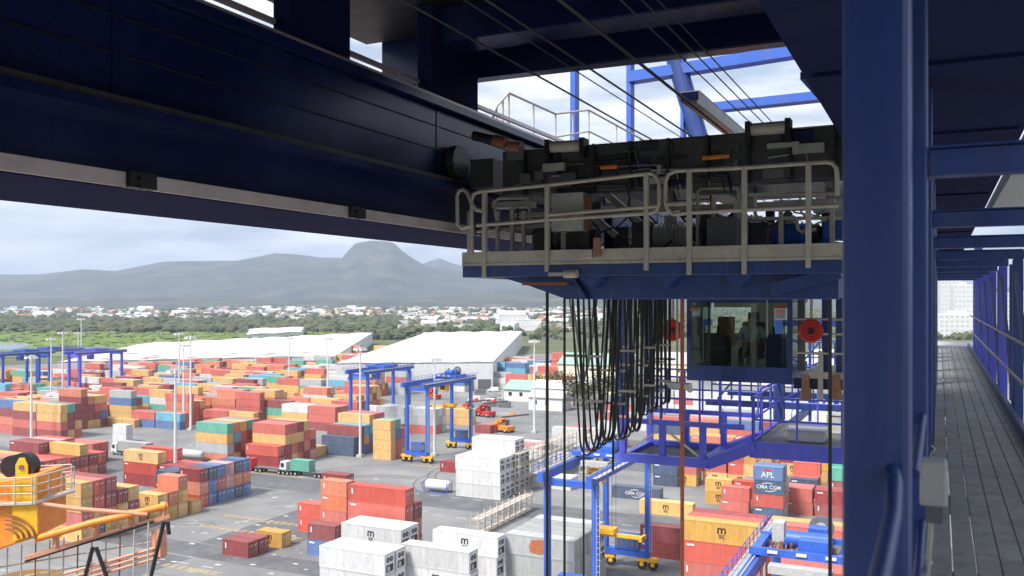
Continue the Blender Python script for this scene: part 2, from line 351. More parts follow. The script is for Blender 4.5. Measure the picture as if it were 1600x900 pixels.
for i in range(700):
    px = rnd.uniform(-120, 560); py = rnd.uniform(519, 541); p = gp(px, py); r = rnd.uniform(2, 6)
    if px < 50 and py > 535: continue
    blob(b, (p.x, p.y, -.2), r*1.5, r*.5)
part('mangrove_scrub', b, 'mangrove', kind='stuff')
WALLS = [M['white'], M['cream'], paint('pale_grey_render', (.55,.55,.54), .8, .08, scale=.2), paint('pink_render', (.58,.46,.40), .8, .08, scale=.2)]
ROOFS = [M['white'], paint('terracotta_roof', (.34,.15,.09), .8, .2, scale=.3), paint('pale_metal_roof', (.56,.58,.60), .5, .1, scale=.2), paint('brown_roof', (.22,.17,.14), .8, .2, scale=.3)]
WN = ['white', 'cream', 'pale grey', 'pink']; RN = ['white', 'terracotta', 'pale metal', 'brown']
def house(px, py, w, d, h, wi, ri, gable, rot, label=None, grp=None, z=-.6):
    p = gp(px, py); t = thing('house', label or f"{'small' if w < 16 else 'broad' if w < 30 else 'long'} {WN[wi]} walled house with {'pitched' if gable else 'flat'} {RN[ri]} roof {'close behind the warehouses' if p.length < 1500 else 'among the trees' if p.length < 2600 else 'below the hills'}", 'house', (p.x, p.y, z), rot, grp or 'houses of the town')
    b = B(); b.box(-w/2, w/2, -d/2, d/2, -1, h); me = b.mesh('wall', [WALLS[wi]]); link('wall', me, t)
    b = B()
    if gable: b.prism([(-w/2-.4,-d/2-.5,h),(-w/2-.4,d/2+.5,h),(-w/2-.4,0,h+d*.28)], (w+.8,0,0))
    else: b.box(-w/2-.3, w/2+.3, -d/2-.3, d/2+.3, h, h+.5)
    link('roof', b.mesh('roof', [ROOFS[ri]]), t); return t
for i in range(285):
    for _ in range(20):
        px = rnd.uniform(0, 905) if rnd.random() < .92 else rnd.uniform(1465, 1600); py = 471.5+(rnd.random()**1.5)*45
        D = 60200/(py-467)
        if 1000 < D < 5000 and not (px < 620 and py > 500): break
    sc = 1+D/2600
    house(px, py, rnd.uniform(8,22)*sc*.95, rnd.uniform(7,12)*sc, rnd.uniform(3.5,7)*(.7+.3*sc), rnd.choice((0,0,0,1,2,3)), rnd.choice((0,0,1,2,2,3)), rnd.random() < .5, rnd.uniform(0, 3.1))
for i, (px, py, w, h) in enumerate(((70,497,46,9),(150,496,70,10),(205,498,40,8),(228,484,60,9),(345,488,36,7),(760,476,150,22),(800,512,40,20),(826,515,34,14),(650,498,60,10),(560,487,46,9))):
    p = house(px, py, w, 22, h, 0, 0 if i % 2 else 2, i % 3 == 0, .4, f"long white commercial building {['beside the scrub field','with flat roof beyond the marsh','on rising ground'][i%3]}", 'white commercial buildings in the town')
for o in [x for x in COL.objects if x.name.startswith('house') and x.get('group','').startswith('white comm')]: o.name = 'commercial_building'
b = B()
for i in range(1500):                                # rooftops too small to tell apart, between the trees
    px = rnd.uniform(-60, 1000) if i % 8 else rnd.uniform(1440, 1620); py = 470.8+(rnd.random()**1.4)*34; D = 60200/(py-467)
    if D > 5000 or (px < 640 and py > 497): continue
    p = gp(px, py); w, d, h = rnd.uniform(5,13)*(1+D/3800), rnd.uniform(5,10)*(1+D/3800), rnd.uniform(4,8)*(1+D/6000); b.m = rnd.choice((0,0,0,1,2,2,3,4)); b.box(p.x-w/2, p.x+w/2, p.y-d/2, p.y+d/2, -.6, h)
part('distant_rooftops', b, [M['white'], M['cream'], ROOFS[2], ROOFS[1], WALLS[3]], kind='stuff')
# container freight warehouses with huge white roofs
def warehouse(name, label, roofpx, z, ridges):
    c = [onZ(px, py, z) for px, py in roofpx]; base = sum(c, Vector())/4
    t = thing('warehouse', label, 'warehouse', (base.x, base.y, 0))
    b = B(); lo = [Vector((p.x, p.y, -.5)) for p in c]; hi = [Vector((p.x, p.y, z-.4)) for p in c]
    b.add(lo+hi, [(0,1,5,4),(1,2,6,5),(2,3,7,6),(3,0,4,7)]); part('wall', b, 'white', t)
    for i in range(ridges):                        # each span of the roof is a shallow gable
        a0, a1 = c[0].lerp(c[1], i/ridges), c[0].lerp(c[1], (i+1)/ridges); d0, d1 = c[3].lerp(c[2], i/ridges), c[3].lerp(c[2], (i+1)/ridges)
        am, dm = (a0+a1)/2+UP*.9, (d0+d1)/2+UP*.9; b = B()
        b.add([a0, am, a1, d0, dm, d1], [(0,1,4,3),(1,2,5,4),(0,2,1),(3,4,5)])
        part('roof_span', b, 'white', t)
    b = B()
    for i in range(9):
        q = c[0].lerp(c[1], (i+.5)/9.); d = (c[1]-c[0]).normalized(); nrm = Vector((d.y, -d.x, 0))
        b = B(); b.hexa([q-d*3+nrm*.05-UP*(z-.2), q+d*3+nrm*.05-UP*(z-.2), q+d*3+nrm*.3-UP*(z-.2), q-d*3+nrm*.3-UP*(z-.2), q-d*3+nrm*.05-UP*(z-5), q+d*3+nrm*.05-UP*(z-5), q+d*3+nrm*.3-UP*(z-5), q-d*3+nrm*.3-UP*(z-5)]); part('loading_door', b, 'dgrey', t)
    return t
warehouse('warehouse', 'huge white low roofed warehouse beside the green marsh', ((90,566),(524,556),(582,520),(215,538)), 10, 7)
warehouse('warehouse', 'huge white roofed warehouse behind the grey reefer rows', ((525,568),(770,566),(816,518),(665,520)), 13, 4)
warehouse('warehouse', 'small pale roofed shed at the edge of the trees', ((385,523),(470,519),(475,511),(390,514)), 8, 2)

def tower_block(px, D, w, d, h, floors, label):
    p = atD(px, HY, D); t = thing('tower_block', label, 'building', (p.x, p.y, -.6), .25)
    b = B(); b.box(-w/2, w/2, -d/2, d/2, -1, h); link('wall', b.mesh('wall', [WALLS[0]]), t)
    b = B(); b.box(-w/2+.6, w/2-.6, -d/2+.6, d/2-.6, h, h+1.2); b.box(-w*.15, w*.2, -3, 3, h+1.2, h+4.5); link('roof', b.mesh('roof', [ROOFS[2]]), t)
    n = max(3, int(w/5))
    bw_ = B(); bw_.box(-1.25, 1.25, -.12, .1, -.8, .8); wm = bw_.mesh('window', [M['grey']])
    for i in range(floors):
        for j in range(n): link('window', wm, t, (-w/2+w*(j+.5)/n, -d/2, h*(i+.6)/floors))
tower_block(1484, 1500, 34, 24, 88, 12, 'tall white apartment tower beyond the end of the walkway')
tower_block(1503, 1350, 28, 22, 64, 9, 'white apartment tower beside a taller one beyond the walkway')
tower_block(1469, 1600, 28, 22, 58, 8, 'slim white apartment block left of the tower beyond the walkway')
tower_block(1492, 1000, 48, 18, 26, 5, 'low white apartment slab in front of the towers')
tower_block(1588, 1100, 40, 20, 50, 8, 'white apartment block seen through the walkway braces')

# ================================================================== containers
L20, L40 = 5.6, 10.8
def container_mesh(Lc, H):
    b = B(); Wd = 2.44
    for x in (0, Lc-.14):
        for y in (0, Wd-.14): b.box(x, x+.14, y, y+.14, 0, H)
    for y in (0, Wd-.08):
        b.box(.14, Lc-.14, y, y+.08, 0, .16); b.box(.14, Lc-.14, y, y+.08, H-.12, H)
    for x in (0, Lc-.1): b.box(x+.005, x+.095, .14, Wd-.14, H-.14, H-.002); b.box(x+.005, x+.095, .14, Wd-.14, .002, .16)
    n = int(round((Lc-.28)/.29)); p = (Lc-.28)/n; prof = []
    for i in range(n):
        x = .14+i*p; prof += [(x, .018), (x+p*.36, .018), (x+p*.5, .055), (x+p*.86, .055)]
    prof.append((Lc-.14, .018))
    for sgn in (0, 1):
        yy = lambda d: d if sgn == 0 else Wd-d
        vs = [(x, yy(d), .16) for x, d in prof]+[(x, yy(d), H-.12) for x, d in prof]; k = len(prof)
        b.add(vs, [(i, i+1, k+i+1, k+i) for i in range(k-1)])
    rv = []; nr = max(6, n//2); 
    for i in range(nr):
        x = .1+(Lc-.2)*i/nr; q = (Lc-.2)/nr; rv += [(x, H-.025), (x+q*.4, H-.025), (x+q*.5, H-.05), (x+q*.9, H-.05)]
    rv.append((Lc-.1, H-.025)); k = len(rv)
    b.add([(x, .08, z) for x, z in rv]+[(x, Wd-.08, z) for x, z in rv], [(i, i+1, k+i+1, k+i) for i in range(k-1)])
    b.add([(Lc-.05,.14,.16),(Lc-.05,Wd-.14,.16),(Lc-.05,Wd-.14,H-.14),(Lc-.05,.14,H-.14)], [(0,1,2,3)])
    b.add([(.04,.14,.16),(.04,Wd-.14,.16),(.04,Wd-.14,H-.14),(.04,.14,H-.14)], [(3,2,1,0)])
    return b.mesh('container_body', [CM['r']])
BODY = {(l, h): container_mesh(L20 if l == 20 else L40, h) for l in (20, 40) for h in (2.6, 2.9)}
def door_mesh():
    b = B(); b.box(-.02, .03, 0, 1.07, .17, 2.43)
    for z in (.5, 1.05, 1.6, 2.1): b.box(.03, .045, .05, 1.02, z, z+.2)
    b.m = 1
    for y in (.28, .78): b.tube([(.06,y,.1),(.06,y,2.52)], .022, 6); b.box(.03,.08,y-.09,y+.09,1.0,1.06)
    b.m = 2; b.box(.046, .052, .40, .66, 1.72, 1.98); b.box(.046, .052, .82, 1.0, 1.9, 2.05)
    return b.mesh('container_door', [CM['r'], M['galv'], M['white']])
DOOR = door_mesh()
def reefer_mesh():
    b = B(); b.box(-.03, .02, .16, 2.28, .18, 2.72); b.m = 1
    b.tube([(.021,.85,2.0),(.05,.85,2.0)], .36, 18); b.tube([(.021,1.65,2.0),(.05,1.65,2.0)], .36, 18)
    b.box(.021,.05,.4,2.05,.35,1.3); b.m = 2; b.box(.051,.09,.6,1.2,.5,1.1); b.tube([(.05,.85,2.0),(.08,.85,2.0)], .12, 10); b.tube([(.05,1.65,2.0),(.08,1.65,2.0)], .12, 10)
    return b.mesh('refrigeration_unit', [M['white'], M['black'], M['grey']])
REEF = reefer_mesh()
bk = B(); bk.box(-.12,.12,0,.012,-.45,.45); PLAC_V = bk.mesh('placard', [M['white']])
bk = B(); bk.box(-.55,.55,0,.012,-.14,.14); PLAC_H = bk.mesh('placard', [M['white']])
MSC = lambda s: text_mesh('msc%d' % s, [('m', 0, -.08, 1.75), ('sc', 0, -.72, 1.02)], M['black'])
def arcs():
    b = B()
    for sg in (1, -1):
        pr = [(sg*(-1.3+i*.25), sg*(.5+.35*math.sin(math.pi*i/10)*.9)) for i in range(9)]
        for (xa, za), (xc, zc) in zip(pr, pr[1:]): b.beam((xa,-.003,za), (xc,-.003,zc), .008, .13, (0,0,1))
    return b.mesh('swoosh', [M['white']])
ARC = arcs()
CMA = lambda: text_mesh('cma', [('CMA CGM', 0, -.33, 1.0)], M['white'])
APL = lambda: text_mesh('apl', [('APL', 0, -.75, 1.5)], M['white'])
MAE = lambda: text_mesh('maersk', [('MAERSK', 0, -.42, 1.35)], paint('pale_blue_letters', (.50,.72,.85), .6, .05))
ORD = ['bottom', 'second', 'third', 'fourth', 'fifth', 'sixth']; ROWN = ['front row', 'second row', 'third row', 'fourth row', 'fifth row', 'sixth row', 'seventh row', 'eighth row']
PLACED = []; BOXES = []
def fits(x0, x1, y0, y1): return all(x1 <= a+.05 or x0 >= c-.05 or y1 <= d+.05 or y0 >= e-.05 for a, c, d, e in BOXES)
def stack(phrase, px, py, Lc, rows, mode='base', h=2.6, logos=True, n=None, bays=1, pitch=2.55, marks=None, jx=.25):
    """rows: list of strings, bottom to top; each string may hold several bays parted by '|' ; pixel = front left corner at the base or at the top"""
    rows = [r.split('|') for r in rows]; ln = L20 if Lc == 20 else L40
    z = 0 if mode == 'base' else h*(n or len(rows[0][0]))
    p = onZ(px, py, z); nb = max(len(r) for r in rows); wx = nb*(ln+.35); wy = len(rows)*pitch
    for k in range(90):
        if fits(p.x, p.x+wx, p.y, p.y+wy): break
        p.y += .4
    BOXES.append((p.x, p.x+wx, p.y, p.y+wy))
    for j, r in enumerate(rows):
        for bi, colm in enumerate(r):
            for t_, c in enumerate(colm):
                if c == '.': continue
                front = j > 0 and bi < len(rows[j-1]) and len(rows[j-1][bi]) > t_ and rows[j-1][bi][t_] != '.'
                right = bi+1 < len(r) and len(r[bi+1]) > t_; above = t_+1 < len(colm)
                if front and right and above: continue
                PLACED.append(dict(x=p.x+bi*(ln+.35)+random.uniform(-jx, jx)*.5, y=p.y+j*pitch+random.uniform(-.04,.04), z=t_*(h+.035), c=c, L=Lc, h=h, phrase=phrase, tier=t_, row=j, nrow=len(rows), bay=bi, nb=nb, logos=logos, mark=(marks or {}).get((j, bi, t_)), top=not above))
def rowgen(nr, nb, lo, hi, pal, seed):
    rg = random.Random(seed); out = []
    for j in range(nr):
        out.append('|'.join(''.join(rg.choice(pal) for _ in range(rg.randint(lo, hi))) for _ in range(nb)))
    return out
WARM = 'yyyyrrrddoob'; MIX = 'yyyrrrdoobcgkwt'
# ---- near ground
stack('the pair standing alone on open tarmac', 347, 866, 20, ['d', 'd'])
stack('the lone box beside the yellow floor hatching', 400, 851, 20, ['y'])
stack('the low stack left of the tall red tower', 465, 829, 20, ['rr'])
stack('the stack beside the tall red tower with one mustard box', 479, 836, 20, ['rryd'])
stack('the tall red tower', 501, 841, 20, ['rroo', 'rrr'])
stack('the tower of long red boxes', 544, 884, 40, ['rrkrr'[:5], 'rrrd'], h=2.6)
stack('the red on blue pair before the red tower', 480, 866, 20, ['bd'])
stack('the white reefers nearest the red on blue pair', 500, 853, 40, ['www', 'www'], 'top', 2.9, marks={(0,0,2):'none'})
stack('the higher white reefers behind the low white ones', 533, 817, 40, ['www', 'www'], 'top', 2.9)
stack('the white reefers with the clean front beside the silver roofs', 628, 850, 40, ['www'], 'top', 2.9, marks={(0,0,2):'none'})
stack('the lettered white reefer behind the clean fronted ones', 675, 828, 40, ['www'], 'top', 2.9)
stack('the rust stained silver block by the blue gantry leg', 738, 862, 40, ['sss','sss','sss','sss','sww'], 'top', 2.9, logos=False)
stack('the white reefer block beside the tank', 712, 712, 40, ['www','www','www','wwww','wwww','www'], 'top', 2.9, logos=False)
stack('the single row of white boxes before the reefer block', 695, 773, 20, ['w|w'], logos=False)
stack('the dark red box left of the reefer block', 688, 737, 20, ['d'])
stack('the low white boxes before the gantry', 795, 772, 40, ['w','w'], logos=False)
stack('the navy and white row behind the reefer block', 752, 713, 40, ['n|w|w'], logos=False)
# ---- tall mustard stack and mid blocks
stack('the tall mustard stack by the blue gantry', 583, 717, 20, ['yyyy', 'rrbt', 'yor'])
stack('the teal topped stack behind the parked trucks', 306, 721, 40, ['ogyt', 'ydco', 'drry', 'yrdt', 'odkr', 'rdr'])
stack('the red and mustard stack behind the low mustard box', 384, 725, 40, ['dry'[:2]+'y'[:0], 'ddyr', 'yryr', 'rdyd', 'dory', 'kdo'])
stack('the low mustard box by the lane', 391, 731, 20, ['y', 'y'])
stack('the stack crowned by a sky blue box', 452, 722, 40, ['nn', 'bdd', 'byc', 'dbcy', 'yytr', 'yrdr', 'nor', 'bro'], marks={(2,0,2):'maersk', (0,0,1):'cma'})
stack('the rank of blue and red ends by the junction', 280, 790, 20, ['rod', 'bbn', 'brb', 'bkk', 'non', 'bob'])
stack('the navy pair behind the rank of ends', 243, 772, 20, ['dn', 'dn'], marks={(0,0,1):'cma'})
stack('the mustard pile right of the orange crane', 214, 812, 20, ['yy', 'yo', 'yyo'])
stack('the low mustard pair by the orange crane', 168, 812, 20, ['y|y'])
stack('the mixed wall of ends behind the orange crane', 62, 838, 40, ['yryy', 'nyrr', 'yrdd', 'yyd', 'ydy'])
stack('the red row behind the mixed wall', 128, 770, 40, ['dry|rd', 'dd|dd', 'rdr|rr'])
stack('the long dark red boxes behind the yellow sheave', 15, 738, 40, ['ydd|rd', 'yyd|rdy', 'ddk|od', 'dyr|dr'])
stack('the rusty red rank beside the service road', 100, 720, 40, ['rr', 'dr'])
stack('the long rank at the picture edge behind the orange crane', -60, 790, 40, ['yrdr|ydyd', 'yrdo|ryyr', 'ryry|dyyr'])
# ---- right side block
stack('the long red wall crowned by one mustard box', 1067, 812, 40, ['rrry', 'rrrr|rrrr|rrrr', 'rrrd|rrry|rrrk'], 'top', 2.9)
stack('the dark red box before the long red wall', 1000, 868, 40, ['dd'], 'base')
stack('the mustard box alone on the lane', 1000, 801, 40, ['y'])
stack('the navy box lying by the lane', 956, 777, 40, ['n'], marks={(0,0,0):'cma'})
stack('the two navy boxes behind the gantry leg', 1020, 758, 20, ['nn'], marks={(0,0,0):'placard_h', (0,0,1):'placard_h'})
stack('the red box on a mustard one by the orange cable', 1043, 762, 20, ['yr', 'dr'])
stack('the red rank under the blue platform', 1087, 762, 20, ['yrr|yrr', 'rrr|ydr'])
stack('the mustard pair before the red rank', 1101, 786, 20, ['yy|rr'])
stack('the red box at the foot of the red and navy stack', 1126, 800, 20, ['rr'])
stack('the stack carrying blue and navy lettered boxes', 1177, 812, 20, ['nrnb', 'grgb', 'grg'], marks={(0,0,3):'apl', (0,0,2):'cma', (0,0,1):'placard_v', (0,0,0):'placard_h'})
stack('the tall mustard stack behind the lettered boxes', 1163, 783, 20, ['ngyy', 'dryy'])
stack('the low red pair right of the lettered boxes', 1219, 808, 20, ['rr|dd', 'rr|dd'])
stack('the navy box on mustard ones', 1233, 786, 20, ['yn', 'yr', 'yrr'])
stack('the mustard tower behind the navy box', 1252, 770, 20, ['yyyy', 'ddyr'])
stack('the dark red boxes between mustard towers', 1219, 758, 20, ['yyd|yyy', 'dry|yoy'])
stack('the red and teal stack by the blue post', 1296, 790, 20, ['rdt', 'rdrt', 'drr'])
stack('the far red and mustard rank below the platform', 1080, 728, 40, ['ryo|yry|oyr', 'rry|yyr|ryr'])
stack('the far rank below the platform railing', 1010, 690, 40, ['ynr|byo|yrb|ygd', 'wrn|ryr|yrr|gwr'])
stack('the white reefer rank behind the platform', 1080, 662, 40, ['ww|wg|ww|gw|ww', 'www|gww|wbw|www|wgw'], h=2.9, logos=False)
stack('the pale far rank behind the platform', 1010, 640, 40, ['wwg|wrw|wgw|www|gwb|www|ww', 'www|gww|wbw|www|wgw|wrr|gw'], logos=False)
stack('the mixed rank behind the festoon cables', 930, 668, 40, ['wr|wg', 'gw|rw', 'wwr|wn'], logos=False)
# ---- middle distance left, block by block (row by row inland)
stack('the mustard topped bank by the light mast', 20, 680, 40, ['drdy|dryy', 'drdy|yddt', 'rydr|rydd'])
stack('the red bank behind the light mast', 92, 668, 40, rowgen(4, 1, 4, 5, WARM, 11))
stack('the long low mustard row', 122, 668, 20, ['y|y|y'])
stack('the bank at the picture edge below the blue gantries', -75, 668, 40, rowgen(3, 3, 3, 4, WARM, 12))
stack('the red and blue boxes behind the white trucks', 190, 668, 40, ['br|bc', 'yd|or'])
stack('the white boxes stacked by the trucks', 176, 690, 20, ['www'[:2]], logos=False)
stack('the bright red bank behind the mast pair', 258, 662, 40, rowgen(3, 1, 3, 4, 'rrrdyo', 13))
stack('the red and orange low row behind the teal topped stack', 318, 664, 40, ['dr|dy', 'rr|rd'])
stack('the two blue boxes on a mustard tier', 372, 640, 40, ['ybb', 'ryt', 'yoy'])
stack('the blue boxes beside the white lorries', 424, 650, 20, ['cc|cb', 'cb|bn'])
stack('the white on mustard bank', 440, 668, 40, ['yyw|drr', 'yyw|dro', 'ryr|yoo'])
stack('the mustard bank below the white lorries', 462, 640, 40, ['yr|yy', 'yry|ryo'])
stack('the white lettered row by the blue gantry', 520, 655, 40, ['w|g', 'gg|ww'], logos=False)
stack('the grey rows behind the blue gantry', 588, 672, 40, ['dgg|rgg', 'dgg|rgw', 'ggg|gwg'], logos=False)
stack('the mustard boxes inside the gantry span', 690, 662, 40, ['yy', 'yw'])
stack('the red boxes by the reach stackers', 742, 676, 20, ['d', 'r'])
stack('the mustard row before the reach stackers', 742, 699, 40, ['y|k', 'r|w'])
stack('the white boxes below the red roofed one', 862, 695, 40, ['ww|w', 'wr|rw'], logos=False)
# ---- distance
for i, (px, py, nb, nr, pal) in enumerate(((150,640,3,3,WARM),(130,618,3,3,WARM),(215,630,3,3,MIX),(300,628,3,3,MIX),(370,612,3,3,WARM),(140,596,4,2,'rrrdyo'),(190,608,4,2,'wwwr'),(240,604,4,3,MIX),
        (330,600,4,3,MIX),(420,606,3,2,'yyrowb'),(470,600,3,2,'wwwg'),(540,612,3,2,'wgwr'),(600,606,4,2,'gggwb'),(700,604,3,2,'gbwg'),(730,596,3,2,'bbcc'),(790,610,3,2,'rryo'),(840,606,3,3,'rrooy'),(830,590,3,2,'rkwr'),
        (150,584,5,2,'rrwdo'),(300,584,6,2,'rgwgw'),(420,582,5,2,'wrgy'),(520,586,6,2,'wwgb'),(640,584,6,2,'gwgg'),(790,580,3,2,'rrr'),(480,560,7,2,'rryo'),(860,578,4,2,'rkr'),(-60,640,3,3,MIX),(-40,612,4,3,MIX),(20,612,5,2,'wyrg'))):
    stack('the crowded far rows', px, py, 40, rowgen(nr, nb, 2, 4, pal, 100+i))
rf = random.Random(21); nfill = 0
for (px, py, w_) in ((160,712,26),(240,722,24),(382,738,16),(436,742,16),(480,616,20),(455,622,18)): q = gp(px, py); BOXES.append((q.x-2, q.x+w_, q.y-2, q.y+5))
for (xa, xb, ya, yb, pal, lo, hi) in ((120,560,577,664,MIX+'yrro',2,4), (-80,125,600,665,MIX,2,3), (560,820,576,598,'gwgbwr',2,3)):
    for q in range(900):
        px, py = rf.uniform(xa, xb), rf.uniform(ya, yb); p = gp(px, py); p.x = round(p.x/11.15)*11.15; p.y = round(p.y/2.55)*2.55; nr = rf.choice((2,3,3,4))
        if int(p.y/2.55) % 9 < 1: continue
        if not fits(p.x-.2, p.x+L40+.2, p.y-.3, p.y+nr*2.55+.3): continue
        d = p.dot(FW); pxx = 800+FPX*p.dot(RT)/d
        if d > 620 or (pxx > 555 and d < 430) or (150 < pxx < 300 and 228 < d < 262): continue
        BOXES.append((p.x, p.x+L40, p.y, p.y+nr*2.55)); nfill += 1
        for j in range(nr):
            colm = ''.join(rf.choice(pal) for _ in range(rf.randint(lo, hi)))
            for t_, c in enumerate(colm): PLACED.append(dict(x=p.x+rf.uniform(-.1,.1), y=p.y+j*2.55, z=t_*2.635, c=c, L=40, h=2.6, phrase='the crowded far rows', tier=t_, row=j, nrow=nr, bay=0, nb=1, logos=True, mark=None, top=t_ == len(colm)-1))
print('fill', nfill)
def dist(d): return (Vector((d['x'], d['y'], 0))).dot(FW)
PLACED.sort(key=lambda d: dist(d))
NIND = 300; rest = PLACED[NIND:]
def add_container(d):
    D = dist(d); cname = CC[d['c']][0]; ln = L20 if d['L'] == 20 else L40; size = 'short' if d['L'] == 20 else 'long'
    kind = 'reefer' if d['c'] == 'w' and d['h'] == 2.9 else 'container'
    lab = f"{size} {cname} {kind}, {ORD[d['tier']] + ' tier, ' if d['top'] is False or d['tier'] else ''}{ROWN[d['row']] + ', ' if d['nrow'] > 1 else ''}{d['phrase']}"
    lab = ' '.join(lab.split()[:16])
    t = thing('shipping_container', lab, 'container', (d['x'], d['y'], d['z']+.006), random.uniform(-.004,.004), 'containers of '+d['phrase'])
    m = CM[d['c']]; link('container_body', BODY[(d['L'], d['h'])], t, mat=m)
    if D < 330:
        if kind == 'reefer': link('refrigeration_unit', REEF, t, (ln-.02, 0, 0))
        else:
            for k in (0, 1): link('door', DOOR, t, (ln-.035, .14+k*1.09, 0), mat=m)
    mk = d['mark']; H = d['h']
    if mk is None and d['logos'] and d['row'] == 0:
        if d['c'] in 'yw': mk = 'msc'
        elif d['c'] in 'rdo': mk = 'placard_v' if random.random() < .5 else 'placard_h'
        elif d['c'] in 'nb' and D < 250: mk = 'placard_h'
    if D > 430: mk = None
    if mk == 'msc': o = link('logo', MSC(0), t, (ln*.5, .006, H/2)); o.scale = (1, 1, 1)
    elif mk == 'cma': link('lettering', CMA(), t, (ln*.5, .006, H/2)); link('swoosh', ARC, t, (ln*.5, .006, H/2))
    elif mk == 'apl':
        link('lettering', APL(), t, (ln*.5, .006, H/2)); bb = B(); bb.box(-.7,.7,-.012,.004,.45,.8); link('emblem', bb.mesh('emblem', [M['red']]), t, (ln*.5, .006, H/2))
    elif mk == 'maersk': link('lettering', MAE(), t, (ln*.5, .006, H/2))
    elif mk == 'placard_v': link('placard', PLAC_V, t, (.7, .004, H*.62))
    elif mk == 'placard_h': link('placard', PLAC_H, t, (1.0, .004, H*.80))
    if d['phrase'].startswith('the rust stained') and d['row'] == 0 and d['top']:
        bb = B(); vs = [(x*(1+.12*random.random()), 0, z*(1+.2*random.random())) for x, z in ((-1.3,-.8),(0,-1.0),(1.4,-.8),(1.5,.2),(1.2,.85),(.2,.9),(-1.2,.8),(-1.5,0))]; bb.prism(vs, (0,.01,0)); link('rust_patch', bb.mesh('rust_patch', [M['rusty_patch']]), t, (5.4, .002, 1.5))
for d in PLACED[:NIND]: add_container(d)
b = B(); keys = list(CC)
for d in rest:
    b.m = keys.index(d['c']); ln = L20 if d['L'] == 20 else L40
    b.box(d['x'], d['x']+ln, d['y'], d['y']+2.44, d['z']+.01, d['z']+d['h']-.01)
o = part('far_containers', b, [CM[k] for k in keys], kind='stuff')
print('containers', len(PLACED))
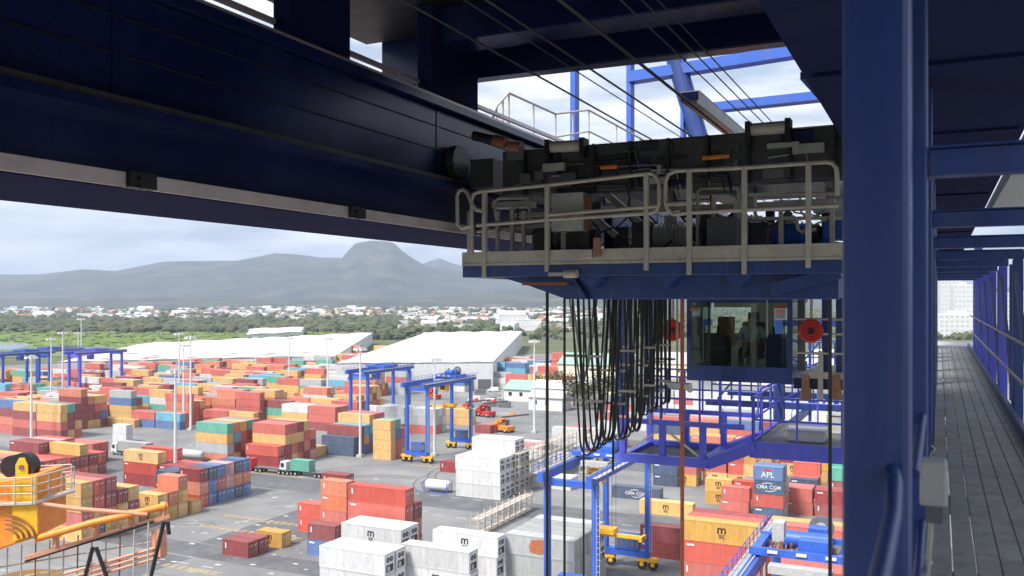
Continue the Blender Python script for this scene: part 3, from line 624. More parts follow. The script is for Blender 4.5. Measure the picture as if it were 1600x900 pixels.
# ================================================================== rubber tyred gantry cranes
def rtg(label, near_left_px, base=True, span=24.0, wb=8.2, hgt=19.5, tro=.3, blue='bblue', spr=None, loc=None, far=False, seg=None):
    p = Vector(loc) if loc else gp(*near_left_px); t = thing('yard_gantry_crane', label, 'crane', (p.x, p.y, 0), 0, 'blue yard gantry cranes')
    def pb(name, b, mat, par=t, bv=0): b.v = [(v[0]+p.x, v[1]+p.y, v[2]) for v in b.v]; return part(name, b, mat, par, bv)
    for yi, y in enumerate((0, span)):
        for xi, x in enumerate((0, wb)):
            b = B(); b.box(x-.36, x+.36, y-.48, y+.48, 2.0, hgt-1.3); pb('leg', b, blue)
            g_ = B(); g_.box(x-1.6, x+1.6, y-.5, y+.5, 1.35, 1.95); g_.box(x-1.2,x-.6,y-.4,y+.4,.6,1.35); g_.box(x+.6,x+1.2,y-.4,y+.4,.6,1.35); bo = pb('bogie', g_, 'yellow')
            if not far:
                for wx in (-.9, .9): w_ = B(); w_.cyl((x+wx, y-.38, .72), (x+wx, y+.38, .72), .72, 16); pb('wheel', w_, 'rubber', bo)
        b = B(); b.box(-.2, wb+.2, y-.62, y+.62, 1.95, 3.0); pb('sill_beam', b, blue)
        b = B(); b.box(-.38, wb+.38, y-.5, y+.5, hgt-2.1, hgt-1.25); pb('portal_beam', b, blue)
        b = B(); b.box(wb*.25, wb*.8, y-.75, y+.75, 3.01, 5.4); pb('power_pack' if yi else 'electrical_house', b, blue)
        if not far:
            b = B()
            for k in range(5): b.box(wb*.27+k*.85, wb*.27+k*.85+.5, y-.80, y-.755, 3.4, 5.0)
            pb('louvre', b, 'dgrey')
            lad = B(); lad.box(wb+.5,wb+.56,y-.9,y-.84,3,hgt-1.5); lad.box(wb+.9,wb+.96,y-.9,y-.84,3,hgt-1.5)
            for k in range(18): lad.box(wb+.56,wb+.9,y-.89,y-.85,3.3+k*.8,3.36+k*.8)
            pb('ladder', lad, 'grey')
    for x in (0, wb):
        b = B(); b.box(x-.42, x+.42, -2.5, span+2.5, hgt-1.24, hgt); pb('main_girder', b, blue if blue != 'gx' else 'grey')
        b = B(); b.box(x-.05, x+.05, -2.4, span+2.4, hgt+.004, hgt+.15); pb('rail', b, 'galv')
        s_ = -1 if x == 0 else 1; wk = B(); wk.box(x+s_*.44-.02 if s_ > 0 else x-1.14, x+1.14 if s_ > 0 else x-.44, -2.4, span+2.4, hgt-.25, hgt-.17); pb('side_walkway', wk, 'grey')
        rl = B(); xr = x+s_*1.1
        for z in (.55, 1.05): rl.tube([(xr,-2.4,hgt-.17+z),(xr,span+2.4,hgt-.17+z)], .045, 6)
        for k in range(int(span/1.9)+3): rl.box(xr-.04, xr+.04, -2.4+k*1.95, -2.32+k*1.95, hgt-.17, hgt+.88)
        pb('handrail', rl, blue)
    ty = span*tro
    b = B(); b.box(-.5, wb+.5, ty-3.2, ty-2.7, hgt+.25, hgt+.9); b.box(-.5, wb+.5, ty+2.7, ty+3.2, hgt+.25, hgt+.9); b.box(-.4,.4,ty-2.7,ty+2.7,hgt+.3,hgt+.8); b.box(wb-.4,wb+.4,ty-2.7,ty+2.7,hgt+.3,hgt+.8); tr_ = pb('trolley', b, blue)
    if not far:
        b = B(); b.box(1.2, wb-1.2, ty-2.6, ty+2.6, hgt+.36, hgt+.46); pb('trolley_deck', b, 'dgrey', tr_)
        b = B(); b.cyl((2.4, ty-.2, hgt+1.3), (wb-2.0, ty-.2, hgt+1.3), .75, 18); b.box(2.2,2.5,ty-.9,ty+.5,hgt+.46,hgt+1.3); b.box(wb-2.1,wb-1.8,ty-.9,ty+.5,hgt+.46,hgt+1.3); pb('hoist_drum', b, blue, tr_)
        b = B(); b.box(wb*.45, wb*.8, ty-2.4, ty-1.3, hgt+.5, hgt+1.9); pb('machinery_cover', b, blue, tr_, .12)
        b = B(); b.box(wb*.5, wb*.72, ty+1.2, ty+2.4, hgt+.5, hgt+2.2); pb('machinery_cover', b, blue, tr_, .12)
        b = B(); b.box(.9, 2.0, ty+.8, ty+2.3, hgt+.5, hgt+2.4); pb('control_cabinet', b, 'grey', tr_, .05)
        b = B(); b.tube([(wb*.62, ty+2.95, hgt+1.75), (wb*.62, ty+3.35, hgt+1.75)], 1.15, 24); rr = pb('cable_reel', b, 'dgrey', tr_)
        b = B(); b.tube([(wb*.62, ty+2.86, hgt+1.75), (wb*.62, ty+2.94, hgt+1.75)], .55, 18); pb('reel_hub', b, 'grey', rr)
        b = B(); rg = random.Random(5)
        for k in range(22):
            x, y = rg.uniform(1.3, wb-1.4), ty+rg.uniform(-2.4, -.9); b.cyl((x,y,hgt+.46),(x+rg.uniform(-.2,.2),y+rg.uniform(-.4,.4),hgt+rg.uniform(.7,1.2)),rg.uniform(.06,.17),7)
        pb('pipework', b, 'rust', tr_)
        b = B()
        for x in (1.6, wb*.5, wb-1.6): b.box(x-.45, x+.45, ty-3.35, ty-3.22, hgt+.55, hgt+.8)
        pb('floodlight', b, 'white', tr_)
        b = B(); b.box(1.4, wb-1.4, ty-4.6, ty-3.4, hgt-.9, hgt-.2); pb('counterweight_tray', b, 'grey', tr_)
    b = B(); b.box(wb*.3, wb*.62, ty-3.6, ty-1.4, hgt-3.6, hgt-1.5); cb = pb('operator_cab', b, 'yellow' if not far else blue, t, .1)
    b = B(); b.box(wb*.33, wb*.59, ty-3.63, ty-3.605, hgt-3.2, hgt-2.0); pb('window', b, 'glassdark', cb)
    if spr is not None:
        z = spr; b = B(); b.box(wb/2-6.1, wb/2+6.1, ty-.35, ty+.35, z, z+.45); b.box(wb/2-6.1, wb/2-5.7, ty-1.2, ty+1.2, z-.1, z+.5); b.box(wb/2+5.7, wb/2+6.1, ty-1.2, ty+1.2, z-.1, z+.5); b.box(wb/2-1.8, wb/2+1.8, ty-1.1, ty+1.1, z+.45, z+1.2); sp = pb('spreader', b, 'yellow')
        b = B()
        for dx in (-1.5, 1.5):
            for dy in (-.9, .9): b.tube([(wb/2+dx, ty+dy, z+1.2), (wb/2+dx, ty+dy, hgt+.4)], .03, 5)
        pb('hoist_rope', b, 'rope', sp)
    return t
g1 = gp(967, 884)
rtg('bright blue yard gantry holding an orange spreader over the silver boxes', None, loc=(g1.x-2.2, g1.y-24, 0), tro=.56, spr=7.6, hgt=19.5, wb=7.0)
rtg('bright blue yard gantry framing a hanging mustard spreader mid yard', (636,721), tro=.72, spr=12.5, hgt=21, wb=6.3)
rtg('pale blue yard gantry beside the tall mustard stack', (548,683), tro=.5, hgt=21, far=True, wb=6.3)
for i, (px, py, lb) in enumerate(((42,622,'dark blue yard gantry between two light masts'), (108,628,'dark blue yard gantry right of the paired light masts'), (-12,632,'dark blue yard gantry at the rim of the yard by the lagoon'))):
    rtg(lb, (px, py), blue='vblue' if i % 2 else 'bblue', hgt=21, far=True, tro=.4+.1*i, wb=6.5, span=21)
q = onZ(1203, 812, 19.5); rtg('blue yard gantry with drum, reel and machinery on its trolley seen from above', None, loc=(q.x+1.1, q.y-26.5, 0), tro=.62, hgt=19.5)

# ================================================================== light masts
def mast(px, py, h, label):
    p = gp(px, py); t = thing('light_mast', label, 'light mast', (p.x, p.y, 0), 0, 'tall floodlight masts of the yard')
    b = B(); b.tube([(p.x,p.y,0),(p.x,p.y,h*.5),(p.x,p.y,h)], [.42,.32,.2], 10); part('pole', b, 'white', t)
    b = B(); b.tube([(p.x+1.5*math.cos(a*math.pi/6), p.y+1.5*math.sin(a*math.pi/6), h-.4) for a in range(13)], .09, 6, False); b.box(p.x-1.5,p.x+1.5,p.y-.07,p.y+.07,h-.47,h-.33); b.box(p.x-.07,p.x+.07,p.y-1.5,p.y+1.5,h-.46,h-.34); hd = part('head_ring', b, 'grey', t)
    for a in range(8):
        b = B(); x, y = p.x+1.55*math.cos(a*math.pi/4), p.y+1.55*math.sin(a*math.pi/4); b.box(x-.35,x+.35,y-.25,y+.25,h-1.0,h-.5); part('floodlight', b, 'white', hd)
    b = B(); b.box(p.x-.8,p.x+.8,p.y-.8,p.y+.8,0,.7); part('footing', b, 'grey', t)
for a in ((49,690,26,'beside the mustard topped bank'), (80,640,28,'among the dark blue gantries'), (98,634,30,'right of the dark blue gantries'), (127,608,34,'at the edge of the marsh, tallest of a pair'), (122,614,28,'at the edge of the marsh, shorter of a pair'),
          (274,758,27,'standing by the navy container'), (287,668,28,'in the cluster behind the white trucks'), (298,672,31,'in the cluster by the teal topped stack'), (280,640,30,'rising from the crowded far rows'), (452,618,26,'behind the white lorries'), (512,640,28,'behind the white on mustard bank'),
          (563,714,30,'by the tall mustard stack'), (679,712,27,'by the blue gantry wheels'), (666,590,25,'before the white warehouse'), (723,596,25,'before the blue far boxes'), (835,676,30,'by the reach stackers'), (400,600,24,'over the far grey rows')):
    mast(a[0], a[1], a[2], 'white floodlight mast '+a[3])

# ================================================================== vehicles
def wheels(t, pb, xs, w=2.4, r=.5):
    for x in xs:
        for y in (.14, w-.14): b = B(); b.cyl((x,y-.14,r),(x,y+.14,r), r, 14); o = pb('wheel', b, 'rubber', t); b = B(); b.cyl((x,y-.16,r),(x,y+.16,r), r*.5, 10); pb('hub', b, 'grey', o)
def truck(label, px, py, cabm, load=None, flip=False, tank=False):
    p = gp(px, py); t = thing('container_truck', label, 'truck', (p.x, p.y, .012), math.pi if flip else 0, 'trucks in the yard')
    def pb(n, b, m, par, bv=0):
        me = b.mesh(n, [M[m] if isinstance(m, str) else m]); o = link(n, me, par)
        if bv: md = o.modifiers.new('bevel','BEVEL'); md.width = bv; md.segments = 2
        return o
    b = B(); b.prism([(0,.05,.6),(2.1,.05,.6),(2.1,.05,3.2),(.35,.05,3.2),(0,.05,1.7)], (0,2.4,0)); c = pb('cab', b, cabm, t, .1)
    b = B(); b.prism([(.03,.2,1.75),(.345,.2,3.0),(.30,.2,3.0),(-.02,.2,1.75)], (0,2.1,0)); pb('windscreen', b, 'glassdark', c)
    for y in (.03, 2.452): b = B(); b.box(.45,1.5,y,y+.015,1.75,2.8); pb('side_window', b, 'glassdark', c)
    b = B(); b.box(-.1,0,.1,2.4,.45,.85); pb('bumper', b, 'dgrey', c)
    b = B(); b.box(1.2,14.6,.75,1.05,.85,1.15); b.box(1.2,14.6,1.45,1.75,.85,1.15); b.box(3.2,14.6,.1,2.4,1.15,1.25); pb('chassis', b, 'dgrey', t)
    wheels(t, pb, (.95, 3.6, 4.9, 10.8, 12.1, 13.4))
    if tank:
        b = B(); b.tube([(3.4,1.25,2.35),(3.7,1.25,2.35),(13.6,1.25,2.35),(13.9,1.25,2.35)], [.7,1.12,1.12,.7], 18); pb('tank', b, 'grey', t)
    return t, p
def cargo(label, pos, L, c, logo=False):
    t = thing('shipping_container', label, 'container', pos, 0, 'containers riding on trucks'); link('container_body', BODY[(L, 2.6)], t, mat=CM[c])
    for k in (0, 1): link('door', DOOR, t, ((L20 if L == 20 else L40)-.035, .14+k*1.09, 0), mat=CM[c])
t, p = truck('white cabbed truck carrying a teal box past the navy stack', 436, 741, 'white'); cargo('short teal container riding on the white cabbed truck', (p.x+3.5, p.y, 1.28), 20, 't')
t, p = truck('flatbed truck beside the low mustard box', 382, 736, 'red')
t, p = truck('white cabbed truck carrying a silver box by the service road', 173, 710, 'white'); cargo('long silver container riding on the white truck', (p.x+2.6, p.y, 1.28), 40, 's')
t, p = truck('white truck with a grey tank beyond the light mast', 250, 720, 'white', tank=True)
t, p = truck('white lorry parked before the pale shed', 486, 612, 'white'); cargo('long white container riding on the parked lorry', (p.x+2.6, p.y, 1.28), 40, 'w')
t, p = truck('second white lorry parked before the pale shed', 462, 618, 'white'); cargo('long white container on the second parked lorry', (p.x+2.6, p.y, 1.28), 40, 'w')
def stacker(label, px, py, mat):
    p = gp(px, py); t = thing('reach_stacker', label, 'reach stacker', (p.x, p.y, .012), 2.7, 'reach stackers')
    def pb(n, b, m, par): return link(n, b.mesh(n, [M[m]]), par)
    b = B(); b.box(0,7.5,0,3.4,.8,2.1); b.box(5.2,7.5,.2,3.2,2.1,2.9); pb('chassis', b, mat, t)
    b = B(); b.box(2.6,4.6,.3,1.9,2.1,3.9); c = pb('cab', b, 'dgrey', t)
    b = B(); b.beam((6.8,2.3,3.2),(-2.4,2.3,6.6),.7,.8); bm_ = pb('boom', b, mat, t)
    b = B(); b.box(-2.9,-1.9,-3.5,7.6,5.6,6.1); pb('spreader', b, 'dgrey', bm_)
    wheels(t, pb, (1.3, 6.2), 3.4, .85)
for a in ((775,652,'red','red reach stacker on the open apron'), (748,650,'red','red reach stacker beside the grey vans'), (805,676,'orange','orange reach stacker near the white reefers'), (690,624,'red','red reach stacker under the far rows')): stacker(a[3], a[0], a[1], a[2])
def van(label, px, py, rot, m='white'):
    p = gp(px, py); t = thing('van', label, 'van', (p.x, p.y, .012), rot, 'vans and cars on the apron')
    def pb(n, b, mm, par): return link(n, b.mesh(n, [M[mm]]), par)
    b = B(); b.prism([(0,.1,.4),(5.2,.1,.4),(5.2,.1,2.2),(1.6,.1,2.2),(.9,.1,1.3),(0,.1,1.1)], (0,1.8,0)); bd = pb('body', b, m, t)
    b = B(); b.prism([(.93,.2,1.35),(1.55,.2,2.1),(1.5,.2,2.12),(.88,.2,1.37)], (0,1.6,0)); pb('windscreen', b, 'glassdark', bd); wheels(t, pb, (1.0, 4.2), 2.0, .36)
for i in range(16):
    px, py = random.uniform(700,850), random.uniform(612,640); van(f"{['white','dark grey','pale grey'][i%3]} van parked on the apron by the sheds", px, py, random.uniform(0,.5), ['white','dgrey','grey'][i%3])
# low sheds, the cream building with the green roof, trees
def shed(name, label, px, py, w, d, h, wall, roof, gable=True):
    p = gp(px, py); t = thing(name, label, 'building', (p.x, p.y, 0))
    b = B(); b.box(0, w, 0, d, -.5, h); 
    if gable: b.prism([(0.004,0.004,h),(0.004,d-.004,h),(0.004,d/2,h+d*.22)], (w-.008,0,0))
    link('wall', b.mesh('wall', [M[wall]]), t)
    for s_ in (0, 1):
        b = B(); y0, y1 = (-.6, d/2) if s_ == 0 else (d+.6, d/2); za = h-.15; zb = h+d*.22+.1
        b.prism([(-.5,y0,za),(-.5,y1,zb),(-.5,y1,zb+.25),(-.5,y0,za+.25)], (w+1,0,0)); link('roof_slope', b.mesh('roof_slope', [M[roof]]), t)
    for k in range(int(w/5)):
        b = B(); b.box(0,1.5,0,.08,0,1.6); wn = link('window', b.mesh('window', [M['glassdark']]), t, (2+k*5, -.06, h*.45))
        b = B(); b.box(-.2,1.7,-.06,.1,-.18,-.02); link('sill', b.mesh('sill', [M['white']]), wn)
shed('office_building', 'cream two storey building with pale green roof behind the festoon', 872, 612, 34, 20, 13, 'cream', 'greenroof')
shed('workshop_shed', 'low shed with pale blue green roof beside the vans', 788, 626, 26, 14, 5, 'white', 'greenroof')
shed('workshop_shed', 'low white shed next to the cream building', 832, 628, 24, 12, 6, 'cream', 'white')
shed('gatehouse', 'small white gatehouse below the cream building', 826, 640, 14, 9, 5, 'white', 'grey')
shed('transit_shed', 'long white roofed shed behind the violet lit blue platform', 1120, 600, 70, 30, 8, 'white', 'white')
shed('transit_shed', 'pale grey roofed shed beyond the white reefer rank', 1010, 590, 60, 24, 8, 'cream', 'grey')
shed('transit_shed', 'white shed showing beside the cab balcony', 1260, 590, 80, 26, 9, 'white', 'white')
def tree(label, px, py, h, r, leaf='leaf', n=900):
    p = gp(px, py); t = thing('tree', label, 'tree', (p.x, p.y, 0), 0, 'trees by the cream building'); rg = random.Random(px)
    b = B(); b.tube([(p.x,p.y,0),(p.x+.2,p.y,h*.3),(p.x,p.y+.2,h*.62)], [.45,.32,.14], 8)
    tips = []
    for k in range(7):
        a = k*.9; e = Vector((p.x+math.cos(a)*r*.6, p.y+math.sin(a)*r*.6, h*rg.uniform(.6,.92))); b.tube([(p.x,p.y,h*.35),(p.x+math.cos(a)*r*.3,p.y+math.sin(a)*r*.3,h*.58),e], [.2,.12,.05], 6); tips.append(e)
    part('trunk', b, 'trunk', t); b = B()
    for k in range(n):
        c = rg.choice(tips)+Vector((rg.gauss(0,1),rg.gauss(0,1),rg.gauss(0,.75)))*r*.28; u = Vector((rg.uniform(-1,1),rg.uniform(-1,1),rg.uniform(-.5,.5))).normalized()*r*.09; v = u.cross(Vector((rg.random(),rg.random(),1))).normalized()*r*.06
        b.add([c-u, c+v, c+u, c-v], [(0,1,2,3)])
    part('crown', b, leaf, t)
tree('bushy olive tree before the cream building', 897, 634, 13, 6.5); tree('tall thin tree left of the cream building', 868, 626, 14, 3.6); tree('small bushy tree below the cream building', 916, 640, 9, 5); tree('dark tree beside the gatehouse', 846, 622, 10, 4)
tree('spreading tree behind the festoon cables', 945, 636, 12, 6); tree('round tree beyond the white shed', 985, 620, 11, 5)
# white tank beside the reefer block, steel reefer racks, skeletal trailers
p = gp(662, 768); t = thing('storage_tank', 'white cylindrical tank lying on a frame before the reefers', 'tank', (p.x, p.y, 0))
b = B(); b.tube([(p.x,p.y+1.2,1.5),(p.x+.35,p.y+1.2,1.5),(p.x+5.6,p.y+1.2,1.5),(p.x+5.95,p.y+1.2,1.5)], [.75,1.15,1.15,.75], 20); part('vessel', b, 'white', t)
b = B(); [b.box(p.x+x, p.x+x+.14, p.y+y, p.y+y+.14, 0, 2.5) for x in (0, 5.8) for y in (0, 2.3)]; b.box(p.x,p.x+5.94,p.y+.01,p.y+.13,.02,.16); b.box(p.x,p.x+5.94,p.y+2.31,p.y+2.43,.02,.16); part('frame', b, 'bblue', t)
def rack(label, px, py, n, lv, rows=1):
    p = gp(px, py); t = thing('reefer_rack', label, 'steel rack', (p.x, p.y, 0), 0, 'steel reefer racks')
    for i in range(n+1):
        b = B()
        for x in (0, 1.6): b.box(p.x+x, p.x+x+.14, p.y+i*2.6, p.y+i*2.6+.14, 0, lv*2.9+1)
        for z in range(lv*2+1): b.box(p.x+.14, p.x+1.6, p.y+i*2.6+.02, p.y+i*2.6+.1, z*1.45+.3, z*1.45+.4)
        part('upright_frame', b, 'galv', t)
    for l in range(lv+1):
        b = B(); b.box(p.x, p.x+1.74, p.y, p.y+n*2.6, l*2.9+.1, l*2.9+.18); pl = part('platform', b, 'galv', t)
        b = B()
        for z in (.5, 1.0): b.box(p.x+1.7, p.x+1.76, p.y, p.y+n*2.6, l*2.9+.18+z, l*2.9+.24+z)
        part('handrail', b, 'galv', pl)
rack('galvanised walkway rack at the ends of the white reefers', 800, 772, 7, 3)
rack('galvanised walkway rack lying open before the silver block', 735, 838, 9, 1)
rack('galvanised walkway rack behind the near gantry', 840, 752, 8, 3)
rack('tall galvanised rack by the yellow gantry cab', 905, 740, 6, 3)
# ================================================================== the quay crane the photograph is taken from (heights relative to the eye: P())
GX = -7.0                                             # inner face of the far girder
def zx(ratio_px): return None
crane = thing('quay_crane', 'huge blue quay crane with twin box girders, walkway and hanger posts', 'crane', (2.2, -10.5, 0))
def cp(name, b, mat='navy', par=crane, bevel=0, label=None, kind=None):
    b.v = [(v[0], v[1], v[2]+CZ) for v in b.v]; return part(name, b, mat, par, bevel, label, kind)
Y0, Y1 = -9.0, 64.0
# far girder: box section with flanges, crease (trolley rail ledge), splice seams
b = B(); b.box(GX-1.9, GX, Y0, Y1, 1.10, 2.94); far_g = cp('girder', b, 'navy', bevel=.02, label='deep shade-darkened blue box girder across the gap')
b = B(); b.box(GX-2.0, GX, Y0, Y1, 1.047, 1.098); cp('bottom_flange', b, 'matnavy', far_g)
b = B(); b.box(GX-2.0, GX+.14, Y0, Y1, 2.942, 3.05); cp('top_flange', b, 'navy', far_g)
b = B(); b.box(GX+.002, GX+.24, Y0, Y1, 1.70, 1.80); cp('rail_ledge', b, 'navy', far_g)
b = B(); b.box(GX+.09, GX+.16, Y0, Y1, 1.802, 1.88); cp('trolley_rail', b, 'dsteel', far_g)
b = B(); b.box(GX+.02, GX+.07, Y0, Y1, 3.052, 3.12); cp('conduit', b, 'tray', far_g)
b = B(); b.box(GX-.25, GX-.18, Y0, Y1, 3.30, 3.36); cp('conduit', b, 'tray', far_g)
for y in range(-6, 60, 6):
    b = B(); b.box(GX+.001, GX+.012, y-.04, y+.04, 1.91, 2.92); cp('splice_plate', b, 'navy', far_g)
for z in (2.3, 2.66):
    b = B(); b.box(GX+.001, GX+.02, Y0, Y1, z, z+.012); cp('weld_seam', b, 'black', far_g)
cuts = sorted([onX(206, 285, GX).y, onX(545, 333, GX).y]); step = cuts[1]-cuts[0]
ys = [cuts[0]+step*k for k in range(-2, 9)]
for a, c in zip(ys, ys[1:]):
    b = B(); b.box(GX+.002, GX+.10, a+.17, c-.17, 1.06, 1.175); b.box(GX+.10, GX+.115, a+.17, c-.17, 1.05, 1.19); cp('cable_tray', b, 'tray', far_g)
for a in ys:
    b = B(); b.box(GX+.002, GX+.16, a-.16, a+.16, 1.052, 1.2); b.cyl((GX+.16, a-.05, 1.14), (GX+.19, a-.05, 1.14), .02, 8); b.cyl((GX+.16, a-.05, 1.06), (GX+.19, a-.05, 1.06), .02, 8); cp('tray_bracket', b, 'black', far_g)
# near girder above the walkway
b = B(); b.box(-.96, .78, Y0, Y1, 1.95, 4.3); near_g = cp('girder', b, 'navy', bevel=.02, label='shade-darkened blue box girder directly above the walkway')
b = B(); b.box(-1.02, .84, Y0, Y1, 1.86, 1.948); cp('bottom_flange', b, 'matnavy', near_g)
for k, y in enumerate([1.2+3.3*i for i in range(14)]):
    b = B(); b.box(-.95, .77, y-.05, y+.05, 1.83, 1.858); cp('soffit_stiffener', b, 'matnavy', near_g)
b = B(); b.box(-1.17, -.962, Y0, Y1, 2.22, 2.30); cp('rail_ledge', b, 'navy', near_g)
# machinery house floor above, cross beams, packing blocks on the girder
b = B(); b.box(-9.15, 2.4, -9, 13.2, 4.50, 4.82); cp('machinery_house_floor', b, 'black')
for x in (-4.6, -3.1, -1.8):
    b = B(); b.box(x-.22, x+.22, -9, 13.1, 4.18, 4.498); cp('floor_beam', b, 'navy')
b = B(); b.box(-8.9, .9, 13.3, 13.62, 3.70, 4.8); cb_ = cp('cross_beam', b, 'navy', bevel=.02)
for (x0, x1) in ((450, 545), (672, 745)):
    a, c = onX(x0, 60, GX).y, onX(x1, 120, GX).y; c = a+min(c-a, 1.6)
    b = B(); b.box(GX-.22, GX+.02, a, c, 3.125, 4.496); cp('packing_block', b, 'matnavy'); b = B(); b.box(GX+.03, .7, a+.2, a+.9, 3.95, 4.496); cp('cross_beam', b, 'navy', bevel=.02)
# rear portal frame beyond the trolley: posts, beams, raked tube
YB = 28.0
def bx(px, py, Y=YB): v = onY(px, py, Y); return (v.x, v.y, v.z-CZ)
frame = cp('rear_frame_beam', B().beam(bx(985,122), bx(1275,76), .5, .34), 'bblue')
for (pa, pb_, w, h) in (((1085,172),(1310,148),.5,.26), ((960,98),(1290,62),.4,.16)):
    b = B(); b.beam(bx(*pa), bx(*pb_), w, h); cp('rear_frame_beam', b, 'bblue')
for px, w in ((898,.085), (985,.075), (1068,.05)):
    t_, u_ = bx(px, 60), bx(px, 300); b = B(); b.box(t_[0]-w, t_[0]+w, YB-.2, YB+.2, u_[2], t_[2]); cp('rear_frame_post', b, 'bblue')
b = B(); b.tube([bx(1046,60), bx(1105,260)], .30, 16); cp('raked_tube', b, 'blue')
b = B(); b.beam(P(-3.72,14.6,3.34)-UP*CZ, P(-3.72,20.2,3.34)-UP*CZ, .30, .14); cp('light_gantry', b, 'navy'); b = B(); b.box(-3.88,-3.56,14.6,20.2,3.415,3.43); b.box(-3.59,-3.565,14.6,20.2,3.2,3.414); cp('light_gantry_edge', b, 'grey')
b = B(); v1, v2 = onX(1256,118,-1.2), onX(1300,170,-1.2); b.beam(v1-UP*CZ, v2-UP*CZ, .07, .07); cp('ladder_stub', b, 'blue')
# railing on top of the far girder
XR = GX-1.2
def rx(px, py): v = onX(px, py, XR); return (v.x, v.y, v.z-CZ)
pl = [rx(766,185), rx(776,166), rx(795,145), rx(868,178), rx(920,172), rx(1000,216), rx(1040,240)]
b = B(); b.tube(pl, .028, 6); cp('top_walk_rail', b, 'galv')
b = B(); b.tube([(x, y, z-.55) for x, y, z in pl], .022, 6); cp('top_walk_rail', b, 'galv')
for k in range(len(pl)-1):
    for s_ in (0, .5):
        x, y, z = [pl[k][i]+(pl[k+1][i]-pl[k][i])*s_ for i in range(3)]; b = B(); b.tube([(x,y,z),(x,y,z-1.3)], .022, 6); cp('rail_stanchion', b, 'galv')
# walkway: frame, planks, hanger posts, portal beams, rails
DZ = -1.65; YE = 35.0
widths = [-.06+.135*i for i in range(8)]
for i, x in enumerate(widths[:-1]):
    y = -2.0
    while y < YE:
        ln_ = 6.0
        b = B(); b.box(x+.0045, x+.1305, y+.008, min(y+ln_, YE), DZ-.05, DZ)
        if y < 3.5:
            yy = y+.05
            while yy < y+ln_-.05: b.box(x+.02, x+.115, yy, yy+.016, DZ+.0005, DZ+.0035); yy += .05
        cp('grating_plank', b, 'plank'); y += ln_
for x in (-.11, .91):
    b = B(); b.box(x-.03, x+.03, -2, YE, DZ-.2, DZ+.12); cp('walkway_kerb', b, 'blue')
for y in [-1+2.4*i for i in range(16)]:
    b = B(); b.box(-.08, .88, y-.05, y+.05, DZ-.2, DZ-.055); cp('walkway_bearer', b, 'blue')
# hanger posts on the left with portal beams over the walk
b = B(); b.box(-.278, -.080, 3.0, 3.22, -2.2, 1.855); cp('hanger_post', b, 'blue', bevel=.022)
TS = [4.85+3.52*i for i in range(9)]
for i, y in enumerate(TS):
    b = B(); b.box(-.245, -.052, y, y+.18, -1.95, 1.795); cp('hanger_post', b, 'blue', bevel=.012)
    b = B(); b.box(-.050, 1.32 if i < 1 else 1.16, y+.01, y+.15, .605, .735); b.box(-.05, 1.3 if i < 1 else 1.14, y-.02, y+.18, .737, .75); cp('portal_beam', b, 'blue', bevel=.008)
    b = B(); b.box(1.0 if i else 1.16, 1.14 if i else 1.30, y, y+.16, -2.0, .60); cp('walkway_post', b, 'vblue' if i > 3 else 'blue', bevel=.012)  # far posts take the lit copy of the blue
    if i < 8:
        b = B(); b.beam((1.03, y+.2, -1.7), (1.03, y+3.4, .4), .06, .09); cp('diagonal_brace', b, 'blue')
        b = B(); b.beam((1.10, y+1.75, -1.7), (1.10, y+1.75, .58), .08, .08, (0,1,0)); cp('walkway_post', b, 'blue')
b = B(); b.box(1.2, 3.0, 6, 30, 2.3, 2.6); cp('upper_side_platform', b, 'grey')
for z in (-1.10, -.58):
    for y0, y1 in zip([3.25]+[y+.19 for y in TS[:-1]], TS):
        b = B(); b.tube([(-.075 if y0 < 4 else -.118, y0, z), (-.075 if y0 < 4 else -.118, y1, z)], .019, 8); cp('handrail', b, 'blue')
    b = B(); b.tube([(-.112,-2,z),(-.112,2.6,z),(-.118,2.85,z+.04 if z > -1 else z),(-.13,2.995,z+.05 if z > -1 else z)], .022, 10); cp('handrail', b, 'blue')
    b = B(); b.tube([(.97, 4.9, z), (.97, YE, z)], .02, 8); cp('handrail', b, 'galv')
b = B(); b.box(-.072, .030, 3.95, 4.10, -.83, -.655); jb = cp('junction_box', b, 'grey', bevel=.012)
b = B(); b.box(-.05, .012, 3.97, 4.07, -.90, -.832); cp('cable_gland', b, 'dgrey', jb)
b = B(); b.tube([(-.03,4.0,-.90),(-.05,4.0,-1.2),(-.06,4.05,-1.6)], .012, 6); cp('flex_conduit', b, 'galv', jb)
for i in range(10):
    b = B(); y = 3.6+i*.5; b.tube([(-.062, y, -1.2), (-.03, y+.02, -1.23), (-.062, y, -1.27)], .006, 5); cp('cable_clip', b, 'galv')
b = B(); b.box(-.10, 1.2, YE+.02, YE+3.5, DZ-.12, DZ); cp('end_landing', b, 'white')
for x in (-.2, 1.2):
    b = B(); b.box(x-.12, x+.12, YE-.8, YE-.5, -2.2, 1.85); cp('end_frame_post', b, 'vblue')
b = B(); b.box(-.3, 1.3, YE-.78, YE-.52, .75, 1.1); cp('end_frame_beam', b, 'vblue')  # purple light on the end frame is put into its colour
# legs behind the camera carry the girders
for x in (GX-.95, 2.2):
    b = B(); b.box(x-.8, x+.8, -11.4, -9.6, -CZ+.9, 4.3); cp('crane_leg', b, 'blue')
    b = B(); b.box(x-2.2, x+2.2, -11.6, -9.4, -CZ, -CZ+.9); cp('bogie', b, 'dgrey')
b = B(); b.box(GX-1.9, 3.2, -10.9, -10.1, 1.0, 4.29); cp('portal_tie', b, 'navy')
b = B(); b.box(.80, 3.0, -11, -9.1, 2.2, 4.2); cp('girder_seat', b, 'navy')

